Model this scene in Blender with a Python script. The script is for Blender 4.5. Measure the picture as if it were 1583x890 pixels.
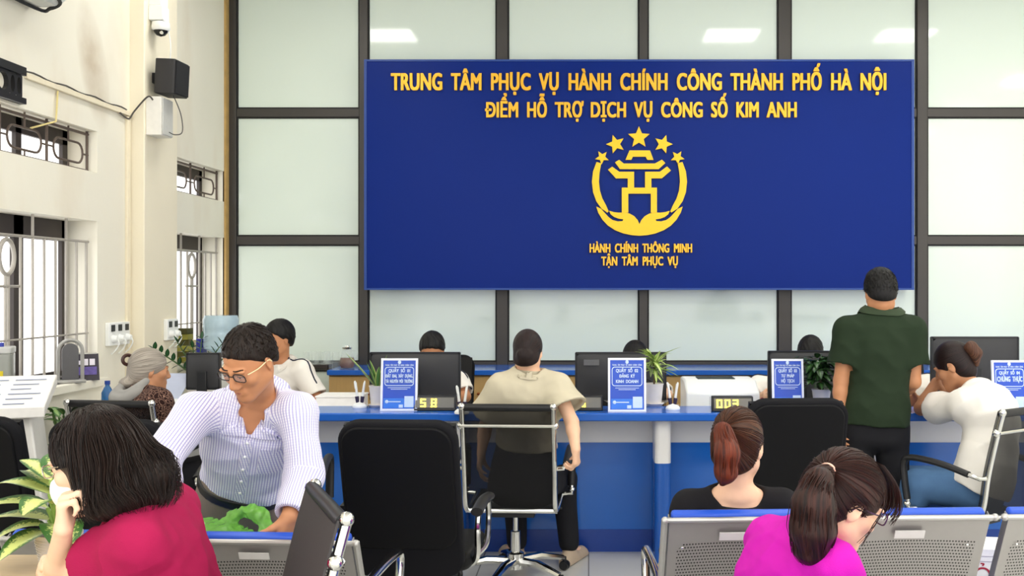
import bpy, math, random
import numpy as np
from mathutils import Vector, Matrix
for o in list(bpy.data.objects): bpy.data.objects.remove(o)
sc = bpy.context.scene
C = sc.collection
PI = math.pi
# ---------------------------------------------------------------- camera, sky, exposure
FPX, PX, PY, CAMH = 1600.0, 910.0, 441.0, 1.55
cam_d = bpy.data.cameras.new('camera'); cam = bpy.data.objects.new('camera', cam_d); C.objects.link(cam)
cam.location = (0, 0, CAMH); cam.rotation_euler = (PI/2, 0, 0)
cam_d.sensor_width = 36; cam_d.lens = FPX/1583*36
cam_d.shift_x = (791.5-PX)/1583; cam_d.shift_y = (PY-445)/1583
cam_d.clip_start = 0.05
sc.camera = cam
wd = bpy.data.worlds.new('daylight'); sc.world = wd; wd.use_nodes = True
bg = wd.node_tree.nodes['Background']
bg.inputs[0].default_value = (1.0, 0.985, 0.965, 1); bg.inputs[1].default_value = 2.1
sc.view_settings.view_transform = 'Standard'; sc.view_settings.look = 'None'
sc.view_settings.gamma = 1.0; sc.view_settings.use_curve_mapping = False
sc.view_settings.exposure = 0.3
LAMP = 17.0
sc.cycles.use_denoising = True
sc.cycles.max_bounces = 8; sc.cycles.diffuse_bounces = 5; sc.cycles.caustics_reflective = False; sc.cycles.caustics_refractive = False
random.seed(4); rng = np.random.default_rng(5)
# ---------------------------------------------------------------- helpers
def lin(c):
    if isinstance(c, str):
        c = [int(c[i:i+2], 16)/255 for i in (0, 2, 4)]
    return tuple((x/12.92 if x <= .04045 else ((x+.055)/1.055)**2.4) for x in c) + (1,)
MATS = {}
def mat(name, col, rough=.5, metal=0, var=.06, vscale=30, bump=0, bscale=200, emit=0, spec=.5, alpha=1, trans=0, stretch=None, ior=1.45, coat=0):
    if name in MATS: return MATS[name]
    m = bpy.data.materials.new(name); m.use_nodes = True; MATS[name] = m
    nt = m.node_tree; b = nt.nodes['Principled BSDF']; L = nt.links.new
    c = lin(col)
    tc = nt.nodes.new('ShaderNodeTexCoord'); vec = tc.outputs['Object']
    if stretch:
        mp = nt.nodes.new('ShaderNodeMapping'); mp.inputs['Scale'].default_value = stretch; L(vec, mp.inputs[0]); vec = mp.outputs[0]
    nz = nt.nodes.new('ShaderNodeTexNoise'); nz.inputs['Scale'].default_value = vscale; nz.inputs['Detail'].default_value = 3; L(vec, nz.inputs['Vector'])
    mx = nt.nodes.new('ShaderNodeMix'); mx.data_type = 'RGBA'
    mx.inputs[6].default_value = tuple(max(0, x*(1-var)) for x in c[:3]) + (1,)
    mx.inputs[7].default_value = tuple(min(1, x*(1+var)) for x in c[:3]) + (1,)
    L(nz.outputs[0], mx.inputs[0]); L(mx.outputs[2], b.inputs['Base Color'])
    b.inputs['Roughness'].default_value = rough; b.inputs['Metallic'].default_value = metal
    b.inputs['Specular IOR Level'].default_value = spec; b.inputs['IOR'].default_value = ior
    if coat: b.inputs['Coat Weight'].default_value = coat; b.inputs['Coat Roughness'].default_value = .05
    if alpha < 1: b.inputs['Alpha'].default_value = alpha
    if trans: b.inputs['Transmission Weight'].default_value = trans
    if emit: L(mx.outputs[2], b.inputs['Emission Color']); b.inputs['Emission Strength'].default_value = emit
    if bump:
        n2 = nt.nodes.new('ShaderNodeTexNoise'); n2.inputs['Scale'].default_value = bscale; L(vec, n2.inputs['Vector'])
        bp = nt.nodes.new('ShaderNodeBump'); bp.inputs['Strength'].default_value = bump; bp.inputs['Distance'].default_value = .01
        L(n2.outputs[0], bp.inputs['Height']); L(bp.outputs[0], b.inputs['Normal'])
    return m
def nodes(m): return m.node_tree, m.node_tree.nodes['Principled BSDF'], m.node_tree.links.new
def unit(v): v = np.asarray(v, float); return v/np.linalg.norm(v)
def W(px, py, s):
    d = FPX/s
    return np.array(((px-PX)/s, d, CAMH-(py-PY)/s))
class M:
    """collects geometry of one mesh"""
    def __init__(s): s.v = []; s.f = []; s.a = []; s.mi = []; s.cur = 0
    def add(s, vs, fs, T=None, at=None):
        n = len(s.v)
        for i, p in enumerate(vs):
            if T is not None: p = T @ Vector(p)
            s.v.append(tuple(p)); s.a.append(at[i] if at is not None else (0, 0, 0))
        for f in fs: s.f.append(tuple(n+i for i in f)); s.mi.append(s.cur)
        return s
    def box(s, x0, x1, y0, y1, z0, z1, T=None):
        v = [(x, y, z) for z in (z0, z1) for y in (y0, y1) for x in (x0, x1)]
        return s.add(v, [(0, 2, 3, 1), (4, 5, 7, 6), (0, 1, 5, 4), (2, 6, 7, 3), (0, 4, 6, 2), (1, 3, 7, 5)], T)
    def tube(s, pts, r, n=10, closed=False, T=None, caps=True, flat=1.0):
        P = [Vector(p) for p in pts]; m = len(P)
        R = list(r) if hasattr(r, '__len__') else [r]*m
        vs = []; prev = None
        for i, p in enumerate(P):
            if closed: t = P[(i+1) % m]-P[i-1]
            else: t = P[min(i+1, m-1)]-P[max(i-1, 0)]
            t.normalize()
            if prev is None:
                a = Vector((0, 0, 1)) if abs(t.z) < .9 else Vector((0, 1, 0))
                u = t.cross(a).normalized()
            else:
                u = (prev-t*prev.dot(t)); u.normalize()
            prev = u; w = t.cross(u)
            for k in range(n):
                an = 2*PI*k/n
                vs.append(p+u*math.cos(an)*R[i]+w*math.sin(an)*R[i]*flat)
        fs = []
        for i in range(m if closed else m-1):
            j = (i+1) % m
            for k in range(n):
                k2 = (k+1) % n
                fs.append((i*n+k, i*n+k2, j*n+k2, j*n+k))
        if caps and not closed: fs.append(tuple(range(n-1, -1, -1))); fs.append(tuple((m-1)*n+k for k in range(n)))
        return s.add(vs, fs, T)
    def lathe(s, prof, n=24, c=(0, 0, 0), T=None, sx=1, sy=1):
        vs = []; fs = []; m = len(prof)
        for r, z in prof:
            for k in range(n):
                a = 2*PI*k/n; vs.append((c[0]+sx*r*math.cos(a), c[1]+sy*r*math.sin(a), c[2]+z))
        for i in range(m-1):
            for k in range(n):
                k2 = (k+1) % n; fs.append((i*n+k, i*n+k2, (i+1)*n+k2, (i+1)*n+k))
        if prof[0][0] > 1e-5: fs.append(tuple(range(n-1, -1, -1)))
        if prof[-1][0] > 1e-5: fs.append(tuple((m-1)*n+k for k in range(n)))
        return s.add(vs, fs, T)
    def ball(s, c, r, n=16, m=10, T=None):
        r = r if hasattr(r, '__len__') else (r, r, r)
        vs = []; fs = []
        for i in range(m+1):
            th = PI*i/m
            for k in range(n):
                a = 2*PI*k/n; vs.append((c[0]+r[0]*math.sin(th)*math.cos(a), c[1]+r[1]*math.sin(th)*math.sin(a), c[2]-r[2]*math.cos(th)))
        for i in range(m):
            for k in range(n):
                k2 = (k+1) % n; fs.append((i*n+k, i*n+k2, (i+1)*n+k2, (i+1)*n+k))
        return s.add(vs, fs, T)
    def prism(s, poly, t0, t1, axis='y', T=None):
        """poly in (x, z) extruded along y from t0 to t1 (axis y), or (x, y) along z, or (y, z) along x"""
        def P(a, b, t): return (a, t, b) if axis == 'y' else ((a, b, t) if axis == 'z' else (t, a, b))
        n = len(poly)
        ar = sum(poly[i][0]*poly[(i+1) % n][1]-poly[(i+1) % n][0]*poly[i][1] for i in range(n))
        if (ar < 0) != (axis == 'y'): poly = poly[::-1]
        # after this, with axis y, the face at t0 looks to -y
        vs = [P(a, b, t0) for a, b in poly]+[P(a, b, t1) for a, b in poly]
        if axis == 'y':
            fs = [tuple(range(n-1, -1, -1)), tuple(n+i for i in range(n))]+[(i, (i+1) % n, n+(i+1) % n, n+i) for i in range(n)]
        else:
            fs = [tuple(range(n-1, -1, -1)), tuple(n+i for i in range(n))]+[(i, (i+1) % n, n+(i+1) % n, n+i) for i in range(n)]
        return s.add(vs, fs, T)
    def sheet(s, fn, nu, nv, thick=0, T=None):
        """surface fn(u, v) with u, v in 0..1; thick > 0 closes it into a slab along its normals"""
        g = np.array([[fn(u/nu, v/nv) for v in range(nv+1)] for u in range(nu+1)], float)
        k = nv+1
        fs = [(i*k+j, (i+1)*k+j, (i+1)*k+j+1, i*k+j+1) for i in range(nu) for j in range(nv)]
        if not thick: return s.add(g.reshape(-1, 3), fs, T)
        du = np.gradient(g, axis=0); dv = np.gradient(g, axis=1); nn = np.cross(du, dv); nn /= np.linalg.norm(nn, axis=2, keepdims=True)+1e-9
        a = (g+nn*thick/2).reshape(-1, 3); b = (g-nn*thick/2).reshape(-1, 3); N = len(a)
        F = fs+[tuple(N+i for i in f[::-1]) for f in fs]
        for i in range(nu):
            F.append((i*k, N+i*k, N+(i+1)*k, (i+1)*k)); F.append((i*k+nv, (i+1)*k+nv, N+(i+1)*k+nv, N+i*k+nv))
        for j in range(nv):
            F.append((j, j+1, N+j+1, N+j)); q = nu*k; F.append((q+j, N+q+j, N+q+j+1, q+j+1))
        return s.add(np.vstack([a, b]), F, T)
def rrect(x0, x1, z0, z1, r, n=5):
    out = []
    for cx, cz, a0 in ((x1-r, z1-r, 0), (x0+r, z1-r, PI/2), (x0+r, z0+r, PI), (x1-r, z0+r, 1.5*PI)):
        for i in range(n+1):
            a = a0+PI/2*i/n; out.append((cx+r*math.cos(a), cz+r*math.sin(a)))
    return out
def arc(c, r, a0, a1, n, plane='xz', y=0):
    return [((c[0]+r*math.cos(a0+(a1-a0)*i/n)), y, c[1]+r*math.sin(a0+(a1-a0)*i/n)) for i in range(n+1)]
def link_mesh(name, verts, faces, mats, parent=None, attr=None, mi=None, smooth=True, angle=40):
    me = bpy.data.meshes.new(name)
    me.from_pydata([tuple(map(float, v)) for v in verts], [], faces); me.update()
    for m in (mats if isinstance(mats, (list, tuple)) else [mats]): me.materials.append(m)
    if mi is not None and max(mi, default=0) > 0: me.polygons.foreach_set('material_index', mi)
    if smooth:
        me.polygons.foreach_set('use_smooth', [True]*len(me.polygons))
        if angle < 180: me.set_sharp_from_angle(angle=math.radians(angle))
    if attr is not None:
        at = me.attributes.new('flow', 'FLOAT_VECTOR', 'POINT'); at.data.foreach_set('vector', np.asarray(attr, np.float32).ravel())
    o = bpy.data.objects.new(name, me); C.objects.link(o)
    if parent is not None: o.parent = parent
    return o
def obj(name, m, material, parent=None, bevel=0, smooth=True, angle=40, loc=None, label=None, seg=2):
    use_a = any(x != (0, 0, 0) for x in m.a)
    o = link_mesh(name, m.v, m.f, material, parent, m.a if use_a else None, m.mi, smooth, angle)
    if bevel:
        b = o.modifiers.new('bevel', 'BEVEL'); b.width = bevel; b.segments = seg; b.limit_method = 'ANGLE'; b.angle_limit = math.radians(40)
    if loc is not None: o.location = loc
    if label: o['label'] = label
    return o
def tag(o, label, cat, group=None):
    o['label'] = label; o['category'] = cat
    if group: o['group'] = group
    return o
def struct(o): o['kind'] = 'structure'; return o
def thing(name, label, cat, loc=(0, 0, 0), rz=0, group=None):
    o = bpy.data.objects.new(name, None); C.objects.link(o); o.empty_display_size = .1
    o.location = tuple(map(float, loc)); o.rotation_euler = (0, 0, rz)
    return tag(o, label, cat, group)
def dup(root, loc, rz, label, group=None):
    r = root.copy(); C.objects.link(r); r.location = tuple(map(float, loc)); r.rotation_euler = (0, 0, rz); r['label'] = label
    if group: r['group'] = group
    for ch in list(root.children):
        c = ch.copy(); C.objects.link(c); c.parent = r
        for g in ch.children:
            d = g.copy(); C.objects.link(d); d.parent = c
    return r
def TR(loc=(0, 0, 0), rx=0, ry=0, rz=0, s=1):
    return Matrix.Translation(loc) @ Matrix.Rotation(rz, 4, 'Z') @ Matrix.Rotation(ry, 4, 'Y') @ Matrix.Rotation(rx, 4, 'X') @ Matrix.Scale(s, 4)
def glyphs(body):
    cu = bpy.data.curves.new('lettering', 'FONT'); cu.body = body; cu.extrude = .01; cu.resolution_u = 4; cu.space_word = 2.0; cu.space_character = 1.04
    o = bpy.data.objects.new('lettering', cu); C.objects.link(o)
    dg = bpy.context.evaluated_depsgraph_get(); dg.update()
    me = bpy.data.meshes.new_from_object(o.evaluated_get(dg))
    v = np.array([p.co[:] for p in me.vertices]).reshape(-1, 3); fs = [tuple(p.vertices) for p in me.polygons]
    bpy.data.objects.remove(o); bpy.data.curves.remove(cu); bpy.data.meshes.remove(me)
    return v, fs
def text(m, body, cx, base, width, cap, y, depth=.004, bold=.03, T=None):
    """lettering in the xz plane facing -y; base line at z=base, cap height cap, total width width (0: natural)"""
    plain = body.replace('Đ', 'D').replace('Ợ', 'Ọ').replace('ƯƠ', 'UO').replace('Ờ', 'Ò').replace('Ư', 'U').replace('Ở', 'Ỏ')
    v, fs = glyphs(plain); ch = glyphs('H')[0][:, 1].max(); dw = np.ptp(glyphs('D')[0][:, 0]); fs = list(fs); v = list(map(tuple, v))
    def slab(poly):
        n = len(v); k = len(poly)
        for z in (.01, -.01): v.extend((a, c, z) for a, c in poly)
        fs.append(tuple(n+i for i in range(k)))
        for i in range(k): fs.append((n+i, n+k+i, n+k+(i+1) % k, n+(i+1) % k))
    for i, c in enumerate(body):
        if c == 'Đ':
            r = glyphs(plain[:i+1])[0][:, 0].max(); l = r-dw; slab([(l-.14*dw, ch*.44), (l+.5*dw, ch*.44), (l+.5*dw, ch*.56), (l-.14*dw, ch*.56)])
        elif c in 'ỢỜƯỞ':
            r = glyphs(plain[:i+1])[0][:, 0].max(); slab([(r-.10*ch, ch*.86), (r+.02*ch, ch*.88), (r+.07*ch, ch*1.08), (r+.17*ch, ch*1.08), (r+.14*ch, ch*.82), (r-.04*ch, ch*.74)])
    v = np.array(v); x0, x1 = v[:, 0].min(), v[:, 0].max(); sz = cap/ch; sx = width/(x1-x0) if width else sz
    X = (v[:, 0]-(x0+x1)/2)*sx+cx; Z = v[:, 1]*sz+base; Y = y-(v[:, 2]+.01)/.02*depth
    for i, (dx, dz) in enumerate(((-1, -.6), (1, -.6), (-1, .6), (1, .6)) if bold else ((0, 0),)): m.add(np.stack([X+dx*bold*sz, Y-depth*.04*i, Z+dz*bold*sz], 1), fs, T)
# common materials
chrome = mat('chrome', 'd8d8d4', .12, 1, var=.02)
black_plastic = mat('black_plastic', '17181b', .4, var=.1)
white_plastic = mat('white_plastic', 'eef0ee', .35, var=.02)
black_fabric = mat('black_fabric', '1b1c20', .85, var=.2, vscale=300, bump=.3, bscale=900)
blue_lam = mat('blue_laminate', '2560bd', .18, var=.05, vscale=3)
white_lam = mat('white_laminate', 'e2e1e0', .3, var=.02)
dark_alu = mat('dark_aluminium', '45423f', .4, .3, var=.06, vscale=8)
# ---------------------------------------------------------------- the room
XL, YB, ZC = -3.10, 8.90, 4.20
cream = mat('cream_plaster', 'ece8d9', .7, var=.03, vscale=2.2, bump=.05, bscale=60)
nt, b, L = nodes(cream)      # faint water stains with a shape of their own
n1 = nt.nodes.new('ShaderNodeTexNoise'); n1.inputs['Scale'].default_value = 1.1; n1.inputs['Detail'].default_value = 5
mp = nt.nodes.new('ShaderNodeMapping'); mp.inputs['Scale'].default_value = (1, 1.6, .7); tc = nt.nodes.new('ShaderNodeTexCoord')
L(tc.outputs['Object'], mp.inputs[0]); L(mp.outputs[0], n1.inputs['Vector'])
rp = nt.nodes.new('ShaderNodeValToRGB'); rp.color_ramp.elements[0].position = .56; rp.color_ramp.elements[1].position = .75
rp.color_ramp.elements[1].color = (.45, .45, .45, 1); rp.color_ramp.elements[0].color = (0, 0, 0, 1)
L(n1.outputs[0], rp.inputs[0])
mx = nt.nodes.new('ShaderNodeMix'); mx.data_type = 'RGBA'; old = b.inputs['Base Color'].links[0].from_socket
L(old, mx.inputs[6]); mx.inputs[7].default_value = lin('d9c9b0'); L(rp.outputs[0], mx.inputs[0]); L(mx.outputs[2], b.inputs['Base Color'])
sx_ = nt.nodes.new('ShaderNodeSeparateXYZ'); L(tc.outputs['Object'], sx_.inputs[0])   # the old damp patch beside the column
def wm_(op, a, c): 
    n = nt.nodes.new('ShaderNodeMath'); n.operation = op
    for i, q in enumerate((a, c)):
        if isinstance(q, (int, float)): n.inputs[i].default_value = q
        else: L(q, n.inputs[i])
    return n.outputs[0]
ey = wm_('POWER', wm_('DIVIDE', wm_('SUBTRACT', wm_('ADD', sx_.outputs[1], wm_('MULTIPLY', sx_.outputs[2], .3)), 7.36), .20), 2.0); ez_ = wm_('POWER', wm_('DIVIDE', wm_('SUBTRACT', sx_.outputs[2], 2.92), .40), 2.0)
n3 = nt.nodes.new('ShaderNodeTexNoise'); n3.inputs['Scale'].default_value = 6; n3.inputs['Detail'].default_value = 5; L(tc.outputs['Object'], n3.inputs['Vector'])
gx = wm_('LESS_THAN', sx_.outputs[0], -2.9)
fac = wm_('MULTIPLY', wm_('MULTIPLY', wm_('MAXIMUM', wm_('SUBTRACT', 1.0, wm_('ADD', ey, ez_)), 0.0), n3.outputs[0]), wm_('MULTIPLY', gx, 1.1))
mx2 = nt.nodes.new('ShaderNodeMix'); mx2.data_type = 'RGBA'; L(mx.outputs[2], mx2.inputs[6]); mx2.inputs[7].default_value = lin('b8a68c'); L(fac, mx2.inputs[0]); L(mx2.outputs[2], b.inputs['Base Color'])
tile = mat('floor_tile', 'd2d2ce', .16, var=.03, vscale=2)
nt, b, L = nodes(tile)
br = nt.nodes.new('ShaderNodeTexBrick'); br.offset = 0; br.inputs['Scale'].default_value = 1
br.inputs['Brick Width'].default_value = .6; br.inputs['Row Height'].default_value = .6; br.inputs['Mortar Size'].default_value = .004
br.inputs['Color1'].default_value = lin('d4d4d0'); br.inputs['Color2'].default_value = lin('cfcfcb'); br.inputs['Mortar'].default_value = lin('8d8b86')
tc = nt.nodes.new('ShaderNodeTexCoord'); L(tc.outputs['Object'], br.inputs['Vector']); L(br.outputs[0], b.inputs['Base Color'])
m = M().box(-3.35, 7.5, -1.2, 9.1, -.1, 0); struct(obj('floor', m, tile))
m = M().box(-3.35, 7.5, -.6, 9.1, ZC, ZC+.1); struct(obj('ceiling', m, mat('ceiling_paint', 'f0efea', .8, var=.02)))
m = M()
for q in ((-.6, 9.1, 0, .5), (-.6, 9.1, 3.4, ZC), (-.6, 1.0, .5, 3.4), (2.6, 4.4, .5, 3.4), (6.0, 9.1, .5, 3.4)): m.box(7.4, 7.6, q[0], q[1], q[2], q[3])
struct(obj('wall_right', m, cream))  # unseen wall, its openings added to let light in from the right
# left wall: boxes around its openings
ZS, ZH, ZT0, ZT1 = .97, 1.955, 2.26, 2.52
opens = [(.4, 3.0), (3.6, 6.53), (7.62, 8.80)]
m = M()
ys = [-.6]
for a, c in opens: ys += [a, c]
ys.append(YB+.1)
for i in range(0, len(ys), 2): m.box(XL-.22, XL, ys[i], ys[i+1], 0, ZC)
for a, c in opens:
    for z0, z1 in ((0, ZS), (ZH, ZT0), (ZT1, ZC)): m.box(XL-.22, XL, a, c, z0, z1)
struct(obj('wall_left', m, cream, smooth=False))
col = mat('column_paint', 'eee6d0', .7, var=.03, vscale=3, bump=.05, bscale=60)
struct(obj('column', M().box(XL-.02, XL+.10, 6.99, 7.55, 0, ZC), col, bevel=.006))
struct(obj('trim_1', M().box(XL-.01, XL+.018, 8.80, 8.905, 0, ZC), mat('worn_grout', 'b9985e', .9, var=.3, vscale=12), smooth=False))
# window sills, frames, grilles
dark_frame = mat('dark_window_frame', '38312e', .5, var=.1)
grille_m = mat('grille_paint', 'a9a49c', .45, .2, var=.08)
grille_d = mat('grille_dark', '5d5048', .5, .2, var=.1)
def window(n, y0, y1, circles, muls):
    w = bpy.data.objects.new('window_%d' % n, None); C.objects.link(w); struct(w)
    m = M(); X = XL-.20
    for a, c in ((y0, y0+.06), (y1-.07, y1)): m.box(X-.012, X+.012, a, c, ZS, ZH)
    m.box(X-.012, X+.012, y0, y1, ZH-.13, ZH); m.box(X-.012, X+.012, y0, y1, ZS, ZS+.05)
    for q in muls: m.box(X-.012, X+.012, q-.05, q+.05, ZS, ZH)
    m.box(X-.012, X+.012, y0, y1, ZT1-.09, ZT1)
    for q in [y0+.03, y1-.03]+muls: m.box(X-.012, X+.012, q-.03, q+.03, ZT0, ZT1)
    obj('window_frame', m, dark_frame, w, smooth=False)
    g = M(); X = XL-.06; r = .009
    def bar(a, c, rr=r): g.tube([(X,)+a, (X,)+c], rr, 6)
    zt = ZH-.13; bar((y0, zt), (y1, zt)); bar((y0, ZS+.03), (y1, ZS+.03)); bar((y0, ZS+.28), (y1, ZS+.28), .006)
    nb = int((y1-y0)/.125)
    for i in range(nb+1):
        y = y0+.02+(y1-y0-.04)*i/nb
        if any(abs(y-c) < .05 for c in circles): continue
        bar((y, ZS), (y, ZH if i % 3 == 0 else zt))
    for c in circles:
        cz = zt-.12; g.tube([(X, c+.072*math.cos(t), cz+.095*math.sin(t)) for t in np.linspace(0, 2*PI, 28, endpoint=False)], .012, 8, closed=True)
        bar((c, zt), (c, zt-.025)); bar((c-.015, cz-.095), (c-.015, ZS)); bar((c+.015, cz-.095), (c+.015, ZS)); bar((c-.12, zt-.28), (c+.12, zt-.28))
    obj('grille', g, grille_m, w)
    g = M(); r = .008; n2 = max(2, int((y1-y0)/.42)); st = (y1-y0)/n2
    bar((y0, ZT1-.02), (y1, ZT1-.02)); bar((y0, ZT0+.01), (y1, ZT0+.01))
    for i in range(n2+1):
        y = y0+.012+(y1-y0-.024)*i/n2; bar((y, ZT0), (y, ZT1))
        if i < n2:
            c = y0+st*(i+.5); zc = (ZT0+ZT1)/2-.02; a = st*.36; hh = .062
            loop = [(X, c+sx*(a-hh)+hh*math.cos(t), zc+hh*math.sin(t)) for sx, t0 in ((1, -PI/2), (-1, PI/2)) for t in np.linspace(t0, t0+PI, 9)]
            g.tube(loop, r*.9, 6, closed=True)
            bar((c-a, zc), (y, zc), .006); bar((c+a, zc), (c+st/2, zc), .006); bar((c, zc+hh), (c, ZT1), .006); bar((c, zc-hh), (c, ZT0), .006)
    obj('transom_grille', g, grille_d, w)
    m = M().box(XL-.21, XL+.06, y0-.03, y1+.03, ZS-.05, ZS); obj('window_sill', m, cream, w, bevel=.005)
    return w
window(1, 7.62, 8.80, [8.24], [])
window(2, 3.6, 6.53, [5.62, 4.9], [5.97, 4.7])
window(3, .4, 3.0, [1.7], [1.7])  # unseen window, added to bring in more daylight
# back wall: frosted glass partition in a dark frame
wb = bpy.data.objects.new('wall_back', None); C.objects.link(wb); struct(wb)
S = 180.0
vx = [(352, 366), (556, 569), (768, 785), (988, 1001), (1203, 1222), (1417, 1433), (1636, 1651), (1852, 1867), (2068, 2083)]
hz = [(168, 181), (365, 378), (559, 572), (-29, -16)]
def bx(p): return (p-PX)/S
def bz(p): return CAMH-(p-PY)/S
m = M()
for a, c in vx: m.box(bx(a), bx(c), YB-.03, YB+.06, 0, ZC)
for a, c in hz:
    for i in range(len(vx)-1): m.box(bx(vx[i][1]), bx(vx[i+1][0]), YB-.022, YB+.06, bz(c), bz(a))
obj('partition_frame', m, dark_alu, wb, bevel=.004)
glass = mat('frosted_glass', 'dde9df', .07, var=.02, vscale=.8, spec=.55)
gask = M(); gl_rows = [(-220, -29), (-16, 168), (181, 365), (378, 559), (572, 720)]
for i in range(len(vx)-1):
    for a, c in gl_rows:
        x0, x1, z0, z1 = bx(vx[i][1]), bx(vx[i+1][0]), max(0, bz(c)), min(ZC, bz(a))
        obj('glass_pane', M().box(x0, x1, YB, YB+.02, z0, z1), glass, wb, smooth=False)
        t = .012
        for q in ((x0, x0+t, z0, z1), (x1-t, x1, z0, z1), (x0+t, x1-t, z0, z0+t), (x0+t, x1-t, z1-t, z1)): gask.box(q[0], q[1], YB-.012, YB+.001, q[2], q[3])
obj('gasket', gask, mat('black_gasket', '141414', .6), wb, smooth=False)
m = M().box(bx(2083), 7.5, YB-.02, YB+.1, 0, ZC); obj('wall_back_panel', m, cream, wb)
# ceiling lamps: square panels, their light mirrored in the glass
k = 0
lit = mat('lamp_diffuser', 'fffdf6', .6, emit=LAMP, var=0)
wm = mat('lamp_frame', 'f2f2f0', .5)
place_words = ['over the back counter', 'over the service counter', 'over the waiting benches', 'over the entrance']
side_words = ['left', 'middle', 'right', 'far right']
for iy, y in enumerate((6.97, 4.6, 2.2, .2)):
    for ix, x in enumerate((-2.1, 1.49, 3.31, 5.6)):
        t = thing('ceiling_light', 'square white ceiling light panel, %s one of the row %s' % (side_words[ix], place_words[iy]), 'ceiling light', (x, y, ZC-.035), 0, 'square ceiling light panels')
        obj('diffuser', M().box(-.27, .27, -.27, .27, 0, .012), lit, t)
        f = M()
        for q in ((-.3, .3, -.3, -.27), (-.3, .3, .27, .3), (-.3, -.27, -.27, .27), (.27, .3, -.27, .27)): f.box(q[0], q[1], q[2], q[3], -.004, .035)
        obj('lamp_frame', f, wm, t, smooth=False)
# ---------------------------------------------------------------- sign board with its lettering and emblem
SB = 183.5; YS = FPX/SB
sign = thing('sign_board', 'wide dark blue sign board with gold lettering and emblem on the glass partition', 'sign', ((988-PX)/SB, YS, 0))
def sx(p): return (p-988)/SB
def sz(p): return CAMH-(p-PY)/SB
blue_sign = mat('sign_blue', '06267a', .34, spec=.12, var=.04, vscale=1.5)
m = M().box(sx(565), sx(1411.5), 0, .150, sz(446), sz(94)); obj('panel', m, blue_sign, sign, bevel=.004)
m = M()
for q in ((563, 567, 446, 92), (1409, 1413, 446, 92)): m.box(sx(q[0]), sx(q[1]), -.006, .10, sz(q[2]), sz(q[3]))
for q in ((563, 1413, 448, 445), (563, 1413, 95, 92)): m.box(sx(q[0]), sx(q[1]), -.007, .10, sz(q[2]), sz(q[3]))
obj('panel_edge', m, mat('sign_edge', '17418f', .4), sign, smooth=False)
gold = mat('gold_letter', 'f0b62a', .28, .25, var=.05, vscale=6)
goldy = mat('gold_emblem', 'f3c614', .35, .1, var=.03)
for body, x0, x1, base, cap, bold in (('TRUNG TÂM PHỤC VỤ HÀNH CHÍNH CÔNG THÀNH PHỐ HÀ NỘI', 606, 1368, 139.5, 25, .028), ('ĐIỂM HỖ TRỢ DỊCH VỤ CÔNG SỐ KIM ANH', 751, 1230, 181.5, 22.5, .028),
                                     ('HÀNH CHÍNH THÔNG MINH', 912, 1069, 390, 13, .03), ('TẬN TÂM PHỤC VỤ', 930, 1047, 410, 13, .03)):
    m = M(); text(m, body, sx((x0+x1)/2), sz(base), (x1-x0)/SB, cap/SB, 0, .022, bold)
    iv = sorted((min(m.v[i][0] for i in f), max(m.v[i][0] for i in f), k) for k, f in enumerate(m.f)); cur = []; end = None; words = []
    for lo_, hi_, k in iv:      # one part per word
        if end is not None and lo_ > end+.22*cap/SB: words.append(cur); cur = []
        cur.append(k); end = hi_ if end is None else max(end, hi_)
    words.append(cur)
    for wk in words:
        ids = sorted({i for k in wk for i in m.f[k]}); mp_ = {i: j for j, i in enumerate(ids)}
        obj('lettering', M().add([m.v[i] for i in ids], [tuple(mp_[i] for i in m.f[k]) for k in wk]), gold, sign, angle=30)
e = M()
def ex(p): return sx(880+p/3.709)
def ez(p): return sz(180+p/3.709)
def epoly(pts, mirror=False, d=.022):
    e.prism([(ex(a), ez(c)) for a, c in pts], -d, 0)
    if mirror: e.prism([(ex(804-a), ez(c)) for a, c in pts], -d, 0)
def star(cx, cz, r, rot):
    pts = []
    for i in range(10):
        a = -PI/2+rot+i*PI/5; q = r if i % 2 == 0 else r*.45
        pts.append((cx+q*math.cos(a), cz+q*math.sin(a)))
    epoly(pts)
star(399, 122, 64, 0); star(266, 160, 55, -.32); star(538, 160, 55, .32); star(188, 236, 41, -.55); star(620, 236, 41, .55)
epoly([(345, 196), (462, 196), (482, 250), (447, 250), (438, 232), (364, 232), (355, 250), (322, 250)])
epoly([(262, 264), (286, 250), (312, 271), (490, 271), (530, 249), (550, 268), (512, 303), (291, 303)])
epoly([(222, 306), (246, 289), (286, 318), (371, 318), (371, 409), (434, 409), (434, 318), (518, 318), (560, 288), (582, 311), (530, 356), (470, 356), (470, 409), (502, 409), (502, 552), (467, 552), (467, 443), (338, 443), (338, 552), (301, 552), (301, 409), (335, 409), (335, 356), (268, 356)])
cl = [(170, 266, 14), (155, 320, 19), (150, 375, 20), (156, 430, 20), (172, 478, 19), (198, 520, 16), (222, 548, 5)]
l1 = []; l2 = []
for i, (a, c, w) in enumerate(cl):
    p = cl[max(0, i-1)]; q = cl[min(len(cl)-1, i+1)]; tx, tz = q[0]-p[0], q[1]-p[1]; n = math.hypot(tx, tz)
    l1.append((a-tz/n*w, c+tx/n*w)); l2.append((a+tz/n*w, c-tx/n*w))
epoly(l1+l2[::-1], True)
epoly([(155, 517), (166, 552), (190, 592), (222, 626), (262, 652), (310, 671), (360, 681), (402, 684), (402, 618), (392, 595), (372, 572), (345, 557), (318, 551), (285, 552), (255, 549), (228, 541), (238, 562), (258, 577), (282, 586), (310, 590), (306, 600), (278, 602), (248, 594), (226, 578), (204, 554), (182, 530)], True)
obj('emblem', e, goldy, sign, angle=30)

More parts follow.
